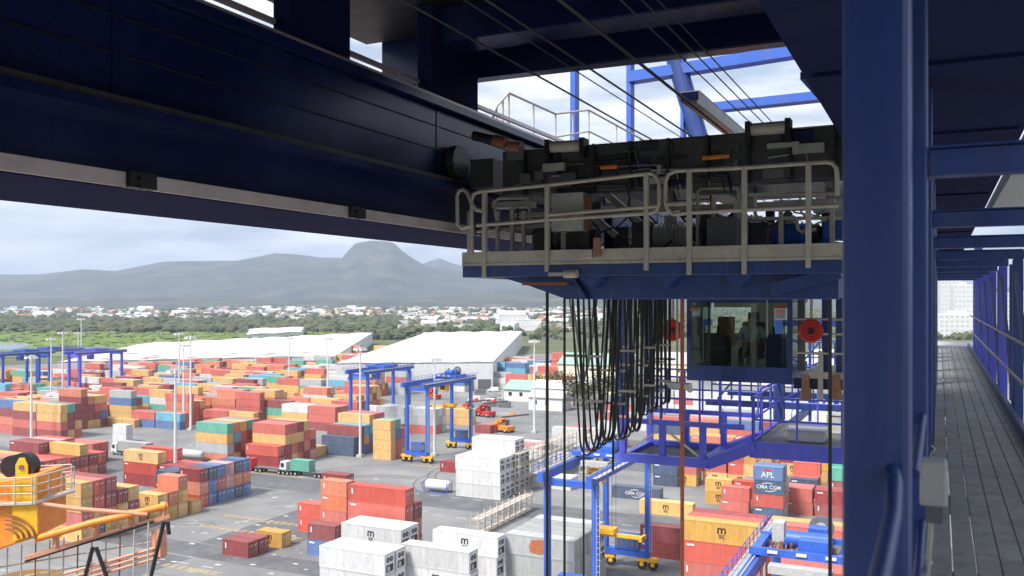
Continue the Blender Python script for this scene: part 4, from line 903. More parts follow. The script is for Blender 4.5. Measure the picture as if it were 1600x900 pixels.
# ------------------------------------------------------------------ blue maintenance platform under the girders
mp_ = thing('maintenance_platform', 'bright violet lit blue railed steel platform hung below the trolley', 'platform', tuple(P(-2,25,-3.9)))
def mpp(name, b, mat='vblue', par=mp_, bevel=0): b.v = [(v[0], v[1], v[2]+CZ) for v in b.v]; return part(name, b, mat, par, bevel)
b = B(); b.box(-4.2, 1.0, 23.0, 27.0, -3.72, -3.62); mpp('deck', b, 'dgrey')
b = B(); b.box(-4.3, 1.1, 22.85, 22.98, -3.98, -3.58); mpp('edge_beam', b)
b = B(); b.box(-4.3, 1.1, 27.02, 27.15, -3.98, -3.58); mpp('edge_beam', b)
b = B(); b.box(-4.3, -4.21, 22.99, 27.01, -3.98, -3.58); mpp('edge_beam', b)
def rail_run(p, q, hs=(.55, 1.1), n=5, mat='vblue', fn=None, r=.028):
    p, q = Vector(p), Vector(q); fn = fn or mpp
    for h in hs: b = B(); b.tube([p+UP*h, q+UP*h], r, 6); fn('rail', b, mat)
    for k in range(n+1): b = B(); m_ = p.lerp(q, k/n); b.tube([m_, m_+UP*hs[-1]], r, 6); fn('stanchion', b, mat)
rail_run((-4.2,22.92,-3.58), (1.0,22.92,-3.58), n=5); rail_run((-4.2,27.08,-3.58), (1.0,27.08,-3.58), n=5); rail_run((-4.25,23.0,-3.58), (-4.25,27.0,-3.58), n=3)
rail_run((-1.6,24.6,-3.61), (1.0,24.6,-3.61), n=3); rail_run((-1.6,24.6,-3.61), (-1.6,27.0,-3.61), n=2)
# lowered open frame at its end
for y in (22.2, 24.6):
    b = B(); b.box(-7.5, -5.2, y-.1, y+.1, -4.2, -3.98); mpp('frame_beam', b)
    for x in (-7.4, -6.35, -5.32): b = B(); b.box(x-.075, x+.075, y-.08, y+.08, -3.978, -3.2); mpp('frame_post', b)
    b = B(); b.box(-7.5, -4.31, y-.07, y+.07, -3.198, -3.08); mpp('frame_beam', b)
    b = B(); b.beam((-5.25,y,-4.1), (-4.22,y+.7,-3.72), .2, .28); mpp('raking_beam', b)
for x in (-7.4, -5.3): b = B(); b.box(x-.1, x+.1, 22.34, 24.46, -4.2, -4.0); mpp('frame_beam', b)
b = B(); b.box(-7.28, -5.42, 22.34, 24.46, -4.14, -4.10); mpp('frame_floor', b, 'black')
b = B(); b.beam((-7.3,22.2,-3.95),(-6.4,22.2,-3.3),.05,.05); b.beam((-6.3,22.2,-3.3),(-5.4,22.2,-3.95),.05,.05); mpp('wind_brace', b, 'galv')
for x, y in ((-7.42, 22.2), (-7.42, 24.6), (-.50, 27.1), (-4.26, 27.1)):
    b = B(); b.box(x-.13, x+.13, y-.13, y+.13, -3.0 if x < -7 else -3.57, .80 if x < -7 else 1.86); mpp('hanger', b, 'blue')
for k in range(6):
    b = B(); x = -4.2+k*.75; b.box(x, x+.08, 27.3, 27.42, -3.57, -.8); mpp('far_upright', b, 'blue')
b = B(); b.box(-4.3, -.36, 27.2, 27.42, -.8, -.62); mpp('far_tie', b, 'blue')
rail_run((-7.4,22.2,-3.07), (-4.4,22.2,-3.07), n=6); rail_run((-7.4,24.6,-3.07), (-4.4,24.6,-3.07), n=6); rail_run((-7.0,30.5,-3.4), (-.4,30.5,-3.4), n=10, hs=(.5,1.0,1.5,2.0), mat='blue'); rail_run((-6.0,34.0,-3.2), (-.4,34.0,-3.2), n=8, hs=(.4,.8,1.2,1.7), mat='bblue')
for y in (30.5, 34.0): b = B(); b.box(-7.2, -.35, y-.08, y+.08, -3.62, -3.42); mpp('rear_beam', b, 'blue')
for x in (-4.0, -.6): b = B(); b.box(x-.08, x+.08, 27.16, 33.9, -3.84, -3.64); mpp('rear_tie', b, 'blue')
for k in range(4): b = B(); b.beam((-6.8+k*1.7,30.5,-3.4), (-5.2+k*1.7,30.5,-1.4), .06, .06); mpp('lattice_brace', b, 'blue'); rail_run((-4.3,24.4,-3.5), (-1.7,26.6,-2.2), n=3)
# gear on the deck
for (x, y, w, d, h, m_, nm, lb) in ((-3.5,23.6,.9,.6,.28,'white','tool_tray','white tray lying on the violet lit blue platform deck'), (-2.6,25.3,.7,.5,.5,'grey','equipment_box','grey equipment box on the violet lit blue platform deck'), (-.8,25.6,.75,.4,1.15,'white','control_cabinet','pale control cabinet standing on the violet lit blue platform'), (.1,23.7,.5,.5,.7,'galv','equipment_box','galvanised box by the rail of the violet lit blue platform')):
    t = thing(nm, lb, 'box', tuple(P(x+w/2, y+d/2, -3.62))); b = B(); b.box(x,x+w,y,y+d,-3.615,-3.62+h); b.v = [(v[0],v[1],v[2]+CZ) for v in b.v]; part('body', b, m_, t, .03); b = B(); b.box(x-.03,x+w+.03,y-.03,y+d+.03,-3.618+h,-3.58+h); b.v = [(v[0],v[1],v[2]+CZ) for v in b.v]; part('lid', b, m_, t)

# ------------------------------------------------------------------ trolley with its service platform
TY = 11.9
tro = thing('crane_trolley', 'dark crane trolley with railed grey service platform and machinery between the girders', 'trolley', tuple(P(-3.8,16,.1)))
def tp(name, b, mat='navy', par=tro, bevel=0, label=None): b.v = [(v[0], v[1], v[2]+CZ) for v in b.v]; return part(name, b, mat, par, bevel, label)
def ty(px, py, Y=TY): v = onY(px, py, Y); return (v.x, v.y, v.z-CZ)
xl, xr_ = ty(722, 415)[0], -1.08; zd = ty(722, 414)[2]
b = B(); b.box(xl, xr_, TY+.05, 21.5, zd-.05, zd); deck = tp('platform_deck', b, 'dgrey')
b = B(); b.box(xl, xr_, TY, TY+.048, zd+.02, zd+.19); tp('toe_board', b, 'galv')
b = B(); b.box(xl, xr_, TY-.01, TY+.06, zd-.02, zd+.018); tp('toe_board_lip', b, 'galv')
b = B(); b.box(xl, xr_, TY+.01, TY+.16, zd-.19, zd-.022); tp('edge_beam', b, 'blue', bevel=.01)
b = B(); b.box(xl, xl+.05, TY+.17, 21.5, zd-.19, zd+.19); tp('side_board', b, 'galv')
# bracket taper and lower fascia
zb = .0
b = B(); b.prism([(xl+.15,TY+.3,zd-.06),(xl+1.6,TY+.3,zd-.06),(xl+1.9,TY+.3,zb),(xl+1.5,TY+.3,zb+.02),(xl+.9,TY+.3,zb+.22),(xl+.5,TY+.3,zb+.33)], (0,.1,0)); tp('bracket', b, 'blue')
b = B(); b.box(xl+1.5, xr_-.1, TY+.42, TY+.62, -.005, zd-.06); tp('fascia_beam', b, 'blue', bevel=.015)
for x in (xl+2.0, xl+3.1, xl+4.1):
    b = B(); b.prism([(x-.32,TY+.15,zd-.07),(x+.32,TY+.15,zd-.07),(x,TY+.15,zd-.36)], (0,.26,0)); tp('gusset', b, 'blue')
b = B(); b.beam((xl+4.5,TY+.3,.12),(xr_-.05,TY+.2,.34),.1,.16); tp('stay', b, 'blue')
b = B(); b.box(xl+.95, xl+1.65, TY+.1, TY+.25, .20, .24); tp('lamp_bracket', b, 'rust')
for (x0,x1,y0_,y1_) in ((xl+1.5, xl+1.8, TY+.7, 21.0), (xr_-.5, xr_-.2, TY+.7, 21.0)):
    b = B(); b.box(x0,x1,y0_,y1_,.02,zd-.06); tp('longitudinal_beam', b, 'blue')
# railing: two bays with rounded ends, posts pixel-picked on the platform edge plane
def rail_path(pts, r=.03): b = B(); b.tube([ty(*p) for p in pts], r, 8); return tp('rail', b, 'galv')
rail_path([(738,400),(737,330),(737,312),(740,303),(750,299),(855,289),(1005,272),(1018,271),(1026,276),(1030,288),(1030,318),(1026,329),(1016,333),(860,343),(745,352)])
rail_path([(1030,322),(900,332),(858,336)])
rail_path([(715,350),(714,306),(717,298),(724,296),(730,301),(738,320),(745,328),(757,330)])
rail_path([(715,350),(722,357),(738,352)])
rail_path([(1052,335),(1044,328),(1040,316),(1040,284),(1044,273),(1055,267),(1160,262),(1290,253),(1301,255),(1307,263),(1308,280),(1308,306)])
rail_path([(1052,335),(1080,332),(1160,328),(1310,321)])
rail_path([(1040,319),(1080,318),(1075,318)])
for px, top, m_ in ((757,299,0), (855,289,0), (1010,272,0), (1077,266,1), (1163,261,1), (1263,255,0)):
    x, y, z = ty(px, top); b = B(); b.box(x-.032, x+.032, TY-.03, TY+.045, zd-.19 if m_ or px == 757 else zd-.12, z); tp('rail_post', b, 'galv', bevel=.006)
for px, top in ((733,330), (777,330), (800,322), (818,330), (880,345), (1115,310), (1150,312), (1220,318), (1300,320)):
    x, y, z = ty(px, top, TY+.75); b = B(); b.box(x-.028, x+.028, TY+.73, TY+.79, zd, z); tp('inner_post', b, 'galv')
for pts in ([(775,340),(772,315),(780,310),(822,309),(827,315),(827,345)], [(1090,392),(1090,300),(1096,294),(1150,294),(1154,300),(1154,392)], [(1170,305),(1310,302)], [(1180,305),(1180,335),(1186,342),(1320,340)], [(745,362),(860,352),(900,360)], [(1245,342),(1246,358),(1252,363),(1275,358)]):
    b = B(); b.tube([ty(p[0], p[1], TY+.8) for p in pts], .026, 8); tp('inner_rail', b, 'galv')
x0, _, z0 = ty(768, 322, TY+.9); x1, _, z1 = ty(826, 310, TY+.9); b = B(); b.box(x0, x1, TY+.9, TY+1.2, z0-.03, z0+.06); tp('step_tray', b, 'grey')
x0, _, z0 = ty(1085, 300, TY+1.0); x1, _, z1 = ty(1156, 288, TY+1.0); b = B(); b.box(x0, x1, TY+.9, TY+1.3, z0-.02, z0+.10); tp('lamp_hood', b, 'dgrey')
# cabinet, machinery, steps
def tbox(name, pa, pb_, Y, dep, mat, bevel=.015):
    a, c = ty(pa[0], pa[1], Y), ty(pb_[0], pb_[1], Y); b = B(); b.box(min(a[0],c[0]), max(a[0],c[0]), Y, Y+dep, min(a[2],c[2]), max(a[2],c[2])); return tp(name, b, mat, bevel=bevel)
cab_ = tbox('electrical_cabinet', (861,302), (911,360), TY+.14, .2, 'grey')
tbox('cabinet_side', (912,304), (920,358), TY+.2, .15, 'rust')
tbox('steel_locker', (1104,340), (1150,391), TY+.5, .4, 'dgrey'); tbox('blue_motor', (1285,345), (1330,372), TY+1.5, .6, 'bblue'); tbox('white_box', (1270,312), (1330,330), TY+1.7, .4, 'white')
tbox('junction_box', (904,390), (925,404), TY-.12, .1, 'galv', .01); 
x, y, z = ty(937, 388); b = B(); b.cyl((x, TY-.1, z-.12), (x, TY-.1, z+.14), .055, 12); tp('warning_horn', b, 'copper')
x, y, z = ty(892, 428); b = B(); b.cyl((x-.08, TY-.05, z), (x+.12, TY-.05, z), .06, 12); b.box(x-.32, x-.08, TY-.07, TY-.03, z-.03, z+.02); tp('floodlight', b, 'galv')
b = B(); b.box(xl+.5, xr_, TY+.35, TY+.6, 1.55, 2.25); tp('end_carriage_beam', b, 'dsteel', bevel=.03)
b = B(); b.box(GX+.22, xr_+.03, 17.6, 18.1, 1.95, 2.5); tp('end_carriage_beam', b, 'black', bevel=.03)
for x in (-6.5, -5.0, -3.4, -1.75):
    b = B(); b.box(x-.2, x+.2, TY+.62, 17.58, 1.75, 2.2); tp('frame_beam', b, 'dsteel')
rg = random.Random(9)
for k in range(9):
    x = rg.uniform(-5.9, -1.4); y = rg.uniform(TY+1.3, 16.5); w, d, h = rg.uniform(.12,.5), rg.uniform(.2,.7), rg.uniform(.2,.8); z = rg.choice((zd, zd, .95, 1.2)); b = B()
    if rg.random() < .5: b.box(x, x+w, y, y+d, z+.002, z+h)
    else: b.cyl((x, y, z+.2), (x+w*1.6, y+d*.2, z+.2), rg.uniform(.07,.2), 12)
    tp('machinery_block', b, rg.choice(('dsteel','grey','dgrey','bblue','dgrey','blue')), bevel=.01)
for k in range(14):
    x = rg.uniform(-6.2, -1.4); y = TY+rg.uniform(1.0, 3); b = B(); z = rg.uniform(.8, 1.5); b.tube([(x,y,z),(x+.2,y,z-.2),(x+.5,y+.1,z-.25),(x+.8,y+.1,z)], .014, 5); tp('hose', b, 'cable' if k % 3 else 'gcable')
for (a_, c_) in (((905,320),(962,368)), ((945,300),(1000,348)), ((1180,392),(1235,330))):
    b = B(); b.beam(ty(a_[0],a_[1],TY+1.5), ty(c_[0],c_[1],TY+1.5), .07, .1); tp('diagonal_stay', b, 'grey' if a_[0] < 1000 else 'dgrey')
for x in (-4.85, -4.3, -2.3, -1.5):
    b = B(); b.box(x-.06, x+.06, TY+1.9, TY+2.02, zd+.002, 1.45); tp('frame_column', b, 'navy')
for k in range(46):                                   # plates, boxes and pipe runs on the carriage beam
    x = rg.uniform(xl+.6, xr_-.5); z = rg.uniform(1.58, 2.12); w, h = rg.uniform(.05,.42), rg.uniform(.04,.16); b = B()
    if k % 3 == 0: b.tube([(x, TY+.31, z), (x+w*2, TY+.31, z+rg.uniform(-.05,.05)), (x+w*2+.06, TY+.31, z-.25)], rg.uniform(.01,.022), 6)
    else: b.box(x, x+w, TY+.36-rg.uniform(.03,.14), TY+.349, z, z+h)
    tp('carriage_fitting', b, rg.choice(('dsteel','dgrey','navy','dgrey','black','grey')))
for k in range(9):
    x = xl+.9+k*.55; b = B(); b.box(x-.02, x+.02, TY+.28, TY+.349, 1.55, 2.24); tp('carriage_stiffener', b, 'black')
def motor(x, y, z, L_, r_, m_='dgrey', ax=0):
    d = Vector((1,0,0)) if ax == 0 else Vector((0,1,0)); c0 = Vector((x,y,z)); b = B(); b.cyl(c0, c0+d*L_, r_, 18); mo = tp('motor', b, m_)
    for k in range(7): b = B(); b.cyl(c0+d*(L_*(.12+.1*k)), c0+d*(L_*(.12+.1*k)+.02), r_*1.12, 18); tp('cooling_fin', b, m_, mo)
    b = B(); b.cyl(c0+d*L_, c0+d*(L_+.10), r_*.9, 18); tp('fan_cowl', b, 'black', mo); b = B(); q = c0+d*(L_*.4); b.box(q.x-.08,q.x+.08,q.y-.07,q.y+.07,z+r_,z+r_+.12); tp('terminal_box', b, 'grey', mo)
    b = B(); q = c0-d*.3; b.box(q.x-.02,q.x+.28,q.y-.24,q.y+.24,zd+.002,z+r_*1.2); tp('gearbox', b, 'dsteel', mo, .03)
    b = B(); b.cyl(c0-d*.34, c0-d*.31, r_*1.25, 22); tp('brake_disc', b, 'galv', mo)
motor(-5.6, TY+1.5, .95, .62, .17); motor(-4.0, TY+1.7, .98, .6, .19, 'grey'); motor(-2.2, TY+1.6, .93, .55, .16, 'bblue'); motor(-3.1, TY+2.4, 1.1, .6, .2)
for k in range(8):
    x = -6.1+.62*k; b = B(); b.tube([(x,TY+1.1,1.5),(x+.03,TY+1.05,1.2),(x+.18,TY+1.1,1.02),(x+.34,TY+1.2,1.1)], .016, 6); tp('hose', b, ('cable','gcable','cable')[k % 3])
b = B(); b.box(-6.2,-1.3,TY+1.15,TY+1.28,1.32,1.38); tp('cable_ladder', b, 'galv')
# buffers and pulleys along the top edge
def roller(name, pa, pb_, Y, r, mat, n=16): b = B(); b.cyl(ty(pa[0],pa[1],Y), ty(pb_[0],pb_[1],Y), r, n); return tp(name, b, mat)
roller('buffer', (740,212), (772,219), TY+.2, .075, 'black'); roller('buffer_collar', (772,219), (790,223), TY+.2, .085, 'rust')
roller('pulley_block', (796,230), (815,232), TY+.3, .10, 'copper')
for (a_, c_) in (((858,230),(912,227)), ((1170,203),(1232,198))):
    o = roller('guide_roller', a_, c_, TY+.3, .085, 'galv')
    for s_ in (a_, c_): b = B(); v = ty(s_[0], s_[1], TY+.3); b.box(v[0]-.035, v[0]+.035, TY+.2, TY+.42, 2.05, v[2]+.1); tp('roller_cheek', b, 'black')
for (a_, c_) in (((930,262),(965,260)), ((1098,247),(1140,243))): roller('grease_pipe', a_, c_, TY+.3, .035, 'orange')
tbox('sheave_housing', (1235,240), (1330,192), TY+.6, .8, 'black'); tbox('sheave_housing', (940,238), (1010,228), TY+.7, .8, 'black')
for x in (GX+.06,):
    for y in (TY+.5, 17.85): b = B(); b.cyl((x, y, 2.16), (x+.14, y, 2.16), .26, 20); tp('track_wheel', b, 'dsteel')
for y in (TY+.5, 17.85): b = B(); b.cyl((-1.14, y, 2.52), (-1.02, y, 2.52), .21, 20); tp('track_wheel', b, 'dsteel')

# operator's cab hung under the trolley
CY = 19.4
cA, cB = ty(1073, 470, CY), ty(1238, 596, CY); x0, x1, zt, zb2 = cA[0], cB[0], .25, cB[2]
cabin = tp('operator_cab', B().box(x0, x1, CY, CY+.35, zb2-.06, zb2).box(x0, x1, CY+2.0, CY+2.4, zb2-.06, zb2).box(x0, x0+.3, CY+.35, CY+2.0, zb2-.06, zb2).box(x1-.3, x1, CY+.35, CY+2.0, zb2-.06, zb2).box((x0+x1)/2-.28, (x0+x1)/2+.38, CY+.9, CY+2.0, zb2-.06, zb2), 'blue')
def cab_part(name, b, mat, bevel=0): return tp(name, b, mat, cabin, bevel)
zs = ty(1100, 571, CY)[2]; wt = ty(1100, 473, CY)[2]; xm = ty(1080,500,CY)[0]; xn = ty(1230,500,CY)[0]
b = B(); b.box(x0, x1, CY, CY+.06, zb2+.002, zs); b.box(x0, xm, CY, CY+.06, zs, zt); b.box(xn, x1, CY, CY+.06, zs, zt); b.box(xm, xn, CY, CY+.06, wt, zt); cab_part('front_frame', b, 'blue')
b = B(); b.box(x0, x0+.06, CY+.062, CY+2.4, zb2+.002, zs); b.box(x0, x0+.06, CY+.062, CY+2.4, wt, zt); b.box(x0,x0+.06,CY+1.2,CY+1.28,zs,wt); cab_part('side_frame', b, 'blue')
b = B(); b.box(x1-.06, x1, CY+.062, CY+2.4, zb2+.002, zs); b.box(x1-.06, x1, CY+.062, CY+2.4, wt, zt); cab_part('side_frame', b, 'blue')
b = B(); b.box(x0+.062, x1-.062, CY+2.34, CY+2.4, zb2+.002, zb2+.9); b.box(x0+.062, x1-.062, CY+2.34, CY+2.4, wt-.12, zt); b.box(x0+.95, x1-.75, CY+2.341, CY+2.4, zb2+.9, wt-.12); cab_part('back_wall', b, 'cabin_in')
b = B(); b.box(x0+.3, x1-.3, CY+.35, CY+2.0, zb2-.05, zb2-.035); cab_part('floor_window', b, 'glass')
b = B(); b.box(x0+.062, x1-.062, CY+.062, CY+2.338, zt-.05, zt); cab_part('roof', b, 'cabin_in')
b = B(); b.box(xm, xn, CY+.025, CY+.035, zs, wt); cab_part('windscreen', b, 'glass')
b = B(); b.box(x0+.025, x0+.035, CY+.07, CY+2.33, zs, wt); cab_part('side_window', b, 'glass'); b = B(); b.box(x1-.035, x1-.025, CY+.07, CY+2.33, zs, wt); cab_part('side_window', b, 'glass')
xp = ty(1107,500,CY)[0]; b = B(); b.box(xp-.02, xp+.02, CY+.04, CY+.09, zs, wt); cab_part('mullion', b, 'dgrey')
v = ty(1219, 489, CY); b = B(); b.box(v[0]-.12, v[0]+.12, CY+.010, CY+.022, v[2]-.15, v[2]+.15); nt_ = cab_part('notice', b, 'white'); b = B(); b.box(v[0]-.12, v[0]+.12, CY+.004, CY+.009, v[2]+.10, v[2]+.15); [b.box(v[0]-.10, v[0]+.09, CY+.004, CY+.009, v[2]-.1+k*.045, v[2]-.085+k*.045) for k in range(4)]; tp('notice_print', b, 'red', cabin)
v = ty(1199, 500, CY); b = B(); b.box(v[0]-.015, v[0]+.015, CY-.03, CY-.005, v[2]-.35, v[2]+.42); cab_part('wiper', b, 'grey')
v = ty(1085, 482, CY); b = B(); b.cyl((v[0]-.06, CY-.08, v[2]), (v[0]+.1, CY-.08, v[2]), .06, 12); cab_part('cab_lamp', b, 'copper')
for sx in (-1, 1):
    b = B(); b.box((x0+x1)/2+sx*.62-.16, (x0+x1)/2+sx*.62+.16, CY+.7, CY+1.5, zb2+.01, zb2+.85); b.box((x0+x1)/2+sx*.62-.13, (x0+x1)/2+sx*.62+.13, CY+.65, CY+1.0, zb2+.85, zb2+.95); b.tube([((x0+x1)/2+sx*.62,CY+.8,zb2+.95),((x0+x1)/2+sx*.6,CY+.78,zb2+1.12)], .025, 8); cab_part('console', b, 'cabin_dark')
xs_ = (x0+x1)/2+.05
b = B(); b.box(xs_-.26, xs_+.26, CY+1.0, CY+1.5, zb2+.38, zb2+.5); b.box(xs_-.25, xs_+.25, CY+1.45, CY+1.57, zb2+.502, zb2+1.2); b.box(xs_-.13, xs_+.13, CY+1.47, CY+1.55, zb2+1.2, zb2+1.42); b.box(xs_-.1, xs_+.1, CY+1.15, CY+1.35, zb2+.001, zb2+.38); cab_part('seat', b, 'cabin_dark', .03)
b = B(); b.box(x0+.3, x0+.6, CY+1.7, CY+2.2, zb2+.6, zb2+1.3); cab_part('equipment_rack', b, 'rust')
for px_ in (1085, 1232): b = B(); v = ty(px_, 470, CY); b.box(v[0]-.08, v[0]+.08, CY+.3, CY+.5, zt+.002, zd-.06); cab_part('hanger_bracket', b, 'blue')
# side balcony with horns, right of the cab
vA, vB = ty(1256, 585, CY), ty(1322, 575, CY)
b = B(); b.box(vA[0], xr_, CY-.1, CY+2.2, vA[2]-.07, vA[2]+.06); bal = tp('side_balcony', b, 'galv')
for px_ in (1252, 1290, 1312): v = ty(px_, 500, CY+.2); b = B(); b.box(v[0]-.07, v[0]+.07, CY+.15, CY+.28, vA[2]+.06, zd-.06); tp('balcony_post', b, 'blue' if px_ != 1252 else 'dgrey')
for z in (.45, .85, 1.15): b = B(); b.tube([(x1+.02, CY-.05, vA[2]+z), (xr_, CY-.05, vA[2]+z)], .025, 8); tp('balcony_rail', b, 'galv')
b = B(); v = ty(1283,560,CY); b.box(v[0]-.05,v[0]+.05,CY-.12,CY-.06,vA[2]-.5,vA[2]+.5); tp('balcony_strut', b, 'galv')
b = B(); v = ty(1285,590,CY+.1); b.box(x1+.02, xr_, CY+.0, CY+.12, vA[2]-.30, vA[2]-.08); tp('horn_bracket', b, 'navy')
for px_ in (1259, 1307):
    v = ty(px_, 603, CY-.1); b = B(); b.tube([(v[0],CY-.1,v[2]+.22),(v[0],CY-.1,v[2]),(v[0],CY-.1,v[2]-.26)], [.08,.085,.13], 14); tp('horn', b, 'copper')
# red hose reels either side of the cab
for (px_, py_), sd in (((1050,516), 'left'), ((1267,517), 'right')):
    v = Vector(ty(px_, py_, CY-.35)); t = thing('hose_reel', f"round red hose reel mounted {'beside the orange cable' if sd == 'left' else 'by the balcony of the cab'}", 'reel', tuple(v+UP*CZ))
    def hp(name, b, mat): b.v = [(q[0], q[1], q[2]+CZ) for q in b.v]; return part(name, b, mat, t)
    for k in range(6):
        b = B(); r_ = .225-.028*k; b.tube([(v.x+r_*math.cos(a*.2618), v.y-.02*(k % 2), v.z+r_*math.sin(a*.2618)) for a in range(25)], .019, 6, False); hp('hose_turn', b, 'red')
    b = B(); b.cyl((v.x, v.y+.02, v.z), (v.x, v.y+.05, v.z), .235, 24); hp('back_plate', b, 'red')
    b = B(); b.cyl((v.x, v.y-.05, v.z), (v.x, v.y+.02, v.z), .055, 12); hp('hub', b, 'black')
    b = B()
    b.beam((v.x,v.y+.07,v.z), (v.x,v.y+.07,.3), .05, .05); hp('bracket', b, 'galv')

# ------------------------------------------------------------------ the operator, seated in the cab
def skinned(name, mat, parent, verts, edges, radii, root=0, loc=(0,0,0)):
    me = bpy.data.meshes.new(name); me.from_pydata(verts, edges, []); me.materials.append(M[mat]); o = bpy.data.objects.new(name, me); COL.objects.link(o); o.parent = parent; o.location = loc
    sk = o.modifiers.new('skin', 'SKIN'); sk.use_smooth_shade = True
    for i, r in enumerate(radii): me.skin_vertices[0].data[i].radius = (r, r) if not isinstance(r, tuple) else r; me.skin_vertices[0].data[i].use_root = (i == root)
    sb = o.modifiers.new('sub', 'SUBSURF'); sb.levels = 2; sb.render_levels = 2; return o
per = thing('person', 'person in grey shirt and dark trousers seated at the cab controls', 'person', (xs_, CY+1.25, zb2+.5+CZ))
hipz = .10
body_v = [(0,.08,hipz),(0,.10,.32),(0,.08,.52),(0,.06,.62),(0,.02,.74),(0,.0,.82),                                    # 0-5 pelvis..head
          (-.19,.06,.54),(-.30,-.06,.30),(-.34,-.34,.34),(-.36,-.42,.35),(.19,.06,.54),(.30,-.06,.30),(.34,-.34,.34),(.36,-.42,.35),   # arms 6-13
          (-.11,.0,hipz-.01),(-.15,-.42,.06),(-.15,-.46,-.36),(-.15,-.62,-.42),(.11,.0,hipz-.01),(.15,-.42,.06),(.15,-.46,-.36),(.15,-.62,-.42)]
body_e = [(0,1),(1,2),(2,3),(3,4),(4,5),(2,6),(6,7),(7,8),(8,9),(2,10),(10,11),(11,12),(12,13),(0,14),(14,15),(15,16),(16,17),(0,18),(18,19),(19,20),(20,21)]
body_r = [(.15,.12),(.15,.11),(.13,.10),.055,.095,.07, .06,.045,.032,.03,.06,.045,.032,.03, .085,.065,.045,.035,.085,.065,.045,.035]
skinned('body', 'skin', per, body_v, body_e, body_r)
skinned('shirt', 'shirt', per, [body_v[i] for i in (0,1,2,6,7,10,11)]+[(-.325,-.22,.32),(.325,-.22,.32)], [(0,1),(1,2),(2,3),(3,4),(2,5),(5,6),(4,7),(6,8)], [(.165,.135),(.168,.125),(.145,.115),.078,.058,.078,.058,.045,.045])
skinned('trousers', 'trousers', per, [body_v[i] for i in (0,14,15,16,18,19,20)], [(0,1),(1,2),(2,3),(0,4),(4,5),(5,6)], [(.168,.14),.10,.08,.06,.10,.08,.06])
skinned('hair', 'hair', per, [(0,.05,.74),(0,.03,.82),(0,.0,.875)], [(0,1),(1,2)], [.09,.105,.075])
for sx in (-1, 1):
    vs, es, rs = [(sx*.36,-.42,.35),(sx*.365,-.47,.35)], [(0,1)], [.03,.034]
    for k, (dx, ln_) in enumerate(((-.03,.075),(-.01,.085),(.01,.08),(.03,.065))):
        i = len(vs); vs += [(sx*.365+dx, -.50, .352), (sx*.365+dx, -.50-ln_*.5, .345), (sx*.365+dx, -.50-ln_*.7, .315)]; es += [(1,i),(i,i+1),(i+1,i+2)]; rs += [.011,.010,.008]
    i = len(vs); vs += [(sx*.325,-.46,.345),(sx*.305,-.49,.335)]; es += [(1,i),(i,i+1)]; rs += [.012,.009]
    skinned('hand', 'skin', per, vs, es, rs)

# ------------------------------------------------------------------ ropes, power cable, festoon
def rope(label, pts, r, mat='rope', name='wire_rope', cat='rope', group=None, par=None):
    b = B(); b.tube(pts, r, 6); o = part(name, b, mat); return tag(o, label, cat, group)
for px, w, lb in ((855,.028,'dark hoist rope hanging from the platform bracket'), (882,.022,'dark hoist rope hanging from the lower beam beside its twin'), (912,.018,'thin dark rope hanging just left of the festoon cables'), (1297,.030,'dark hoist rope hanging by the red hose reel')):
    v = onY(px, 500, TY+.9); rope(lb, [(v.x, v.y, CZ+.3), (v.x, v.y, CZ-12), (v.x, v.y, CZ-34)], w*.9, group='hoist ropes hanging below the trolley')
v = onY(1066, 600, 15.5); rope('orange sheathed power cable hanging straight down past the cab', [(v.x, v.y, CZ+.28), (v.x, v.y, CZ-10), (v.x+.05, v.y, CZ-24), (v.x, v.y, CZ-36)], .036, 'orope', 'power_cable', 'cable')
for k, (px, py, Z_) in enumerate(((770,0,3.0), (735,0,3.0), (880,0,2.9), (960,60,2.9), (1040,60,2.8), (1090,60,2.8), (640,0,3.1), (1010,0,2.7))):
    v = onZ(px, py, CZ+Z_); rope('taut dark trolley rope running between the girders', [(v.x, -6, CZ+Z_), (v.x, 15, CZ+Z_-.06), (v.x, 40, CZ+Z_)], (.008 if k % 3 else .014), group='taut trolley ropes overhead')
FXX = -5.0
for k, (px, Y_) in enumerate(((944,20.5),(958,14.4),(990,20.8),(1002,21.0),(1016,20.2),(1034,21.2))):
    v = onY(px, 500, Y_); o = rope(['thin grey pendant cable','slim black pendant cable'][k % 2]+' hanging straight among the festoon loops', [(v.x, v.y, CZ+.3), (v.x, v.y, CZ-2.9)], .02 if k % 2 else .03, 'gcable' if k % 2 == 0 else 'cable', 'pendant_cable', 'cable', 'pendant cables among the festoon')
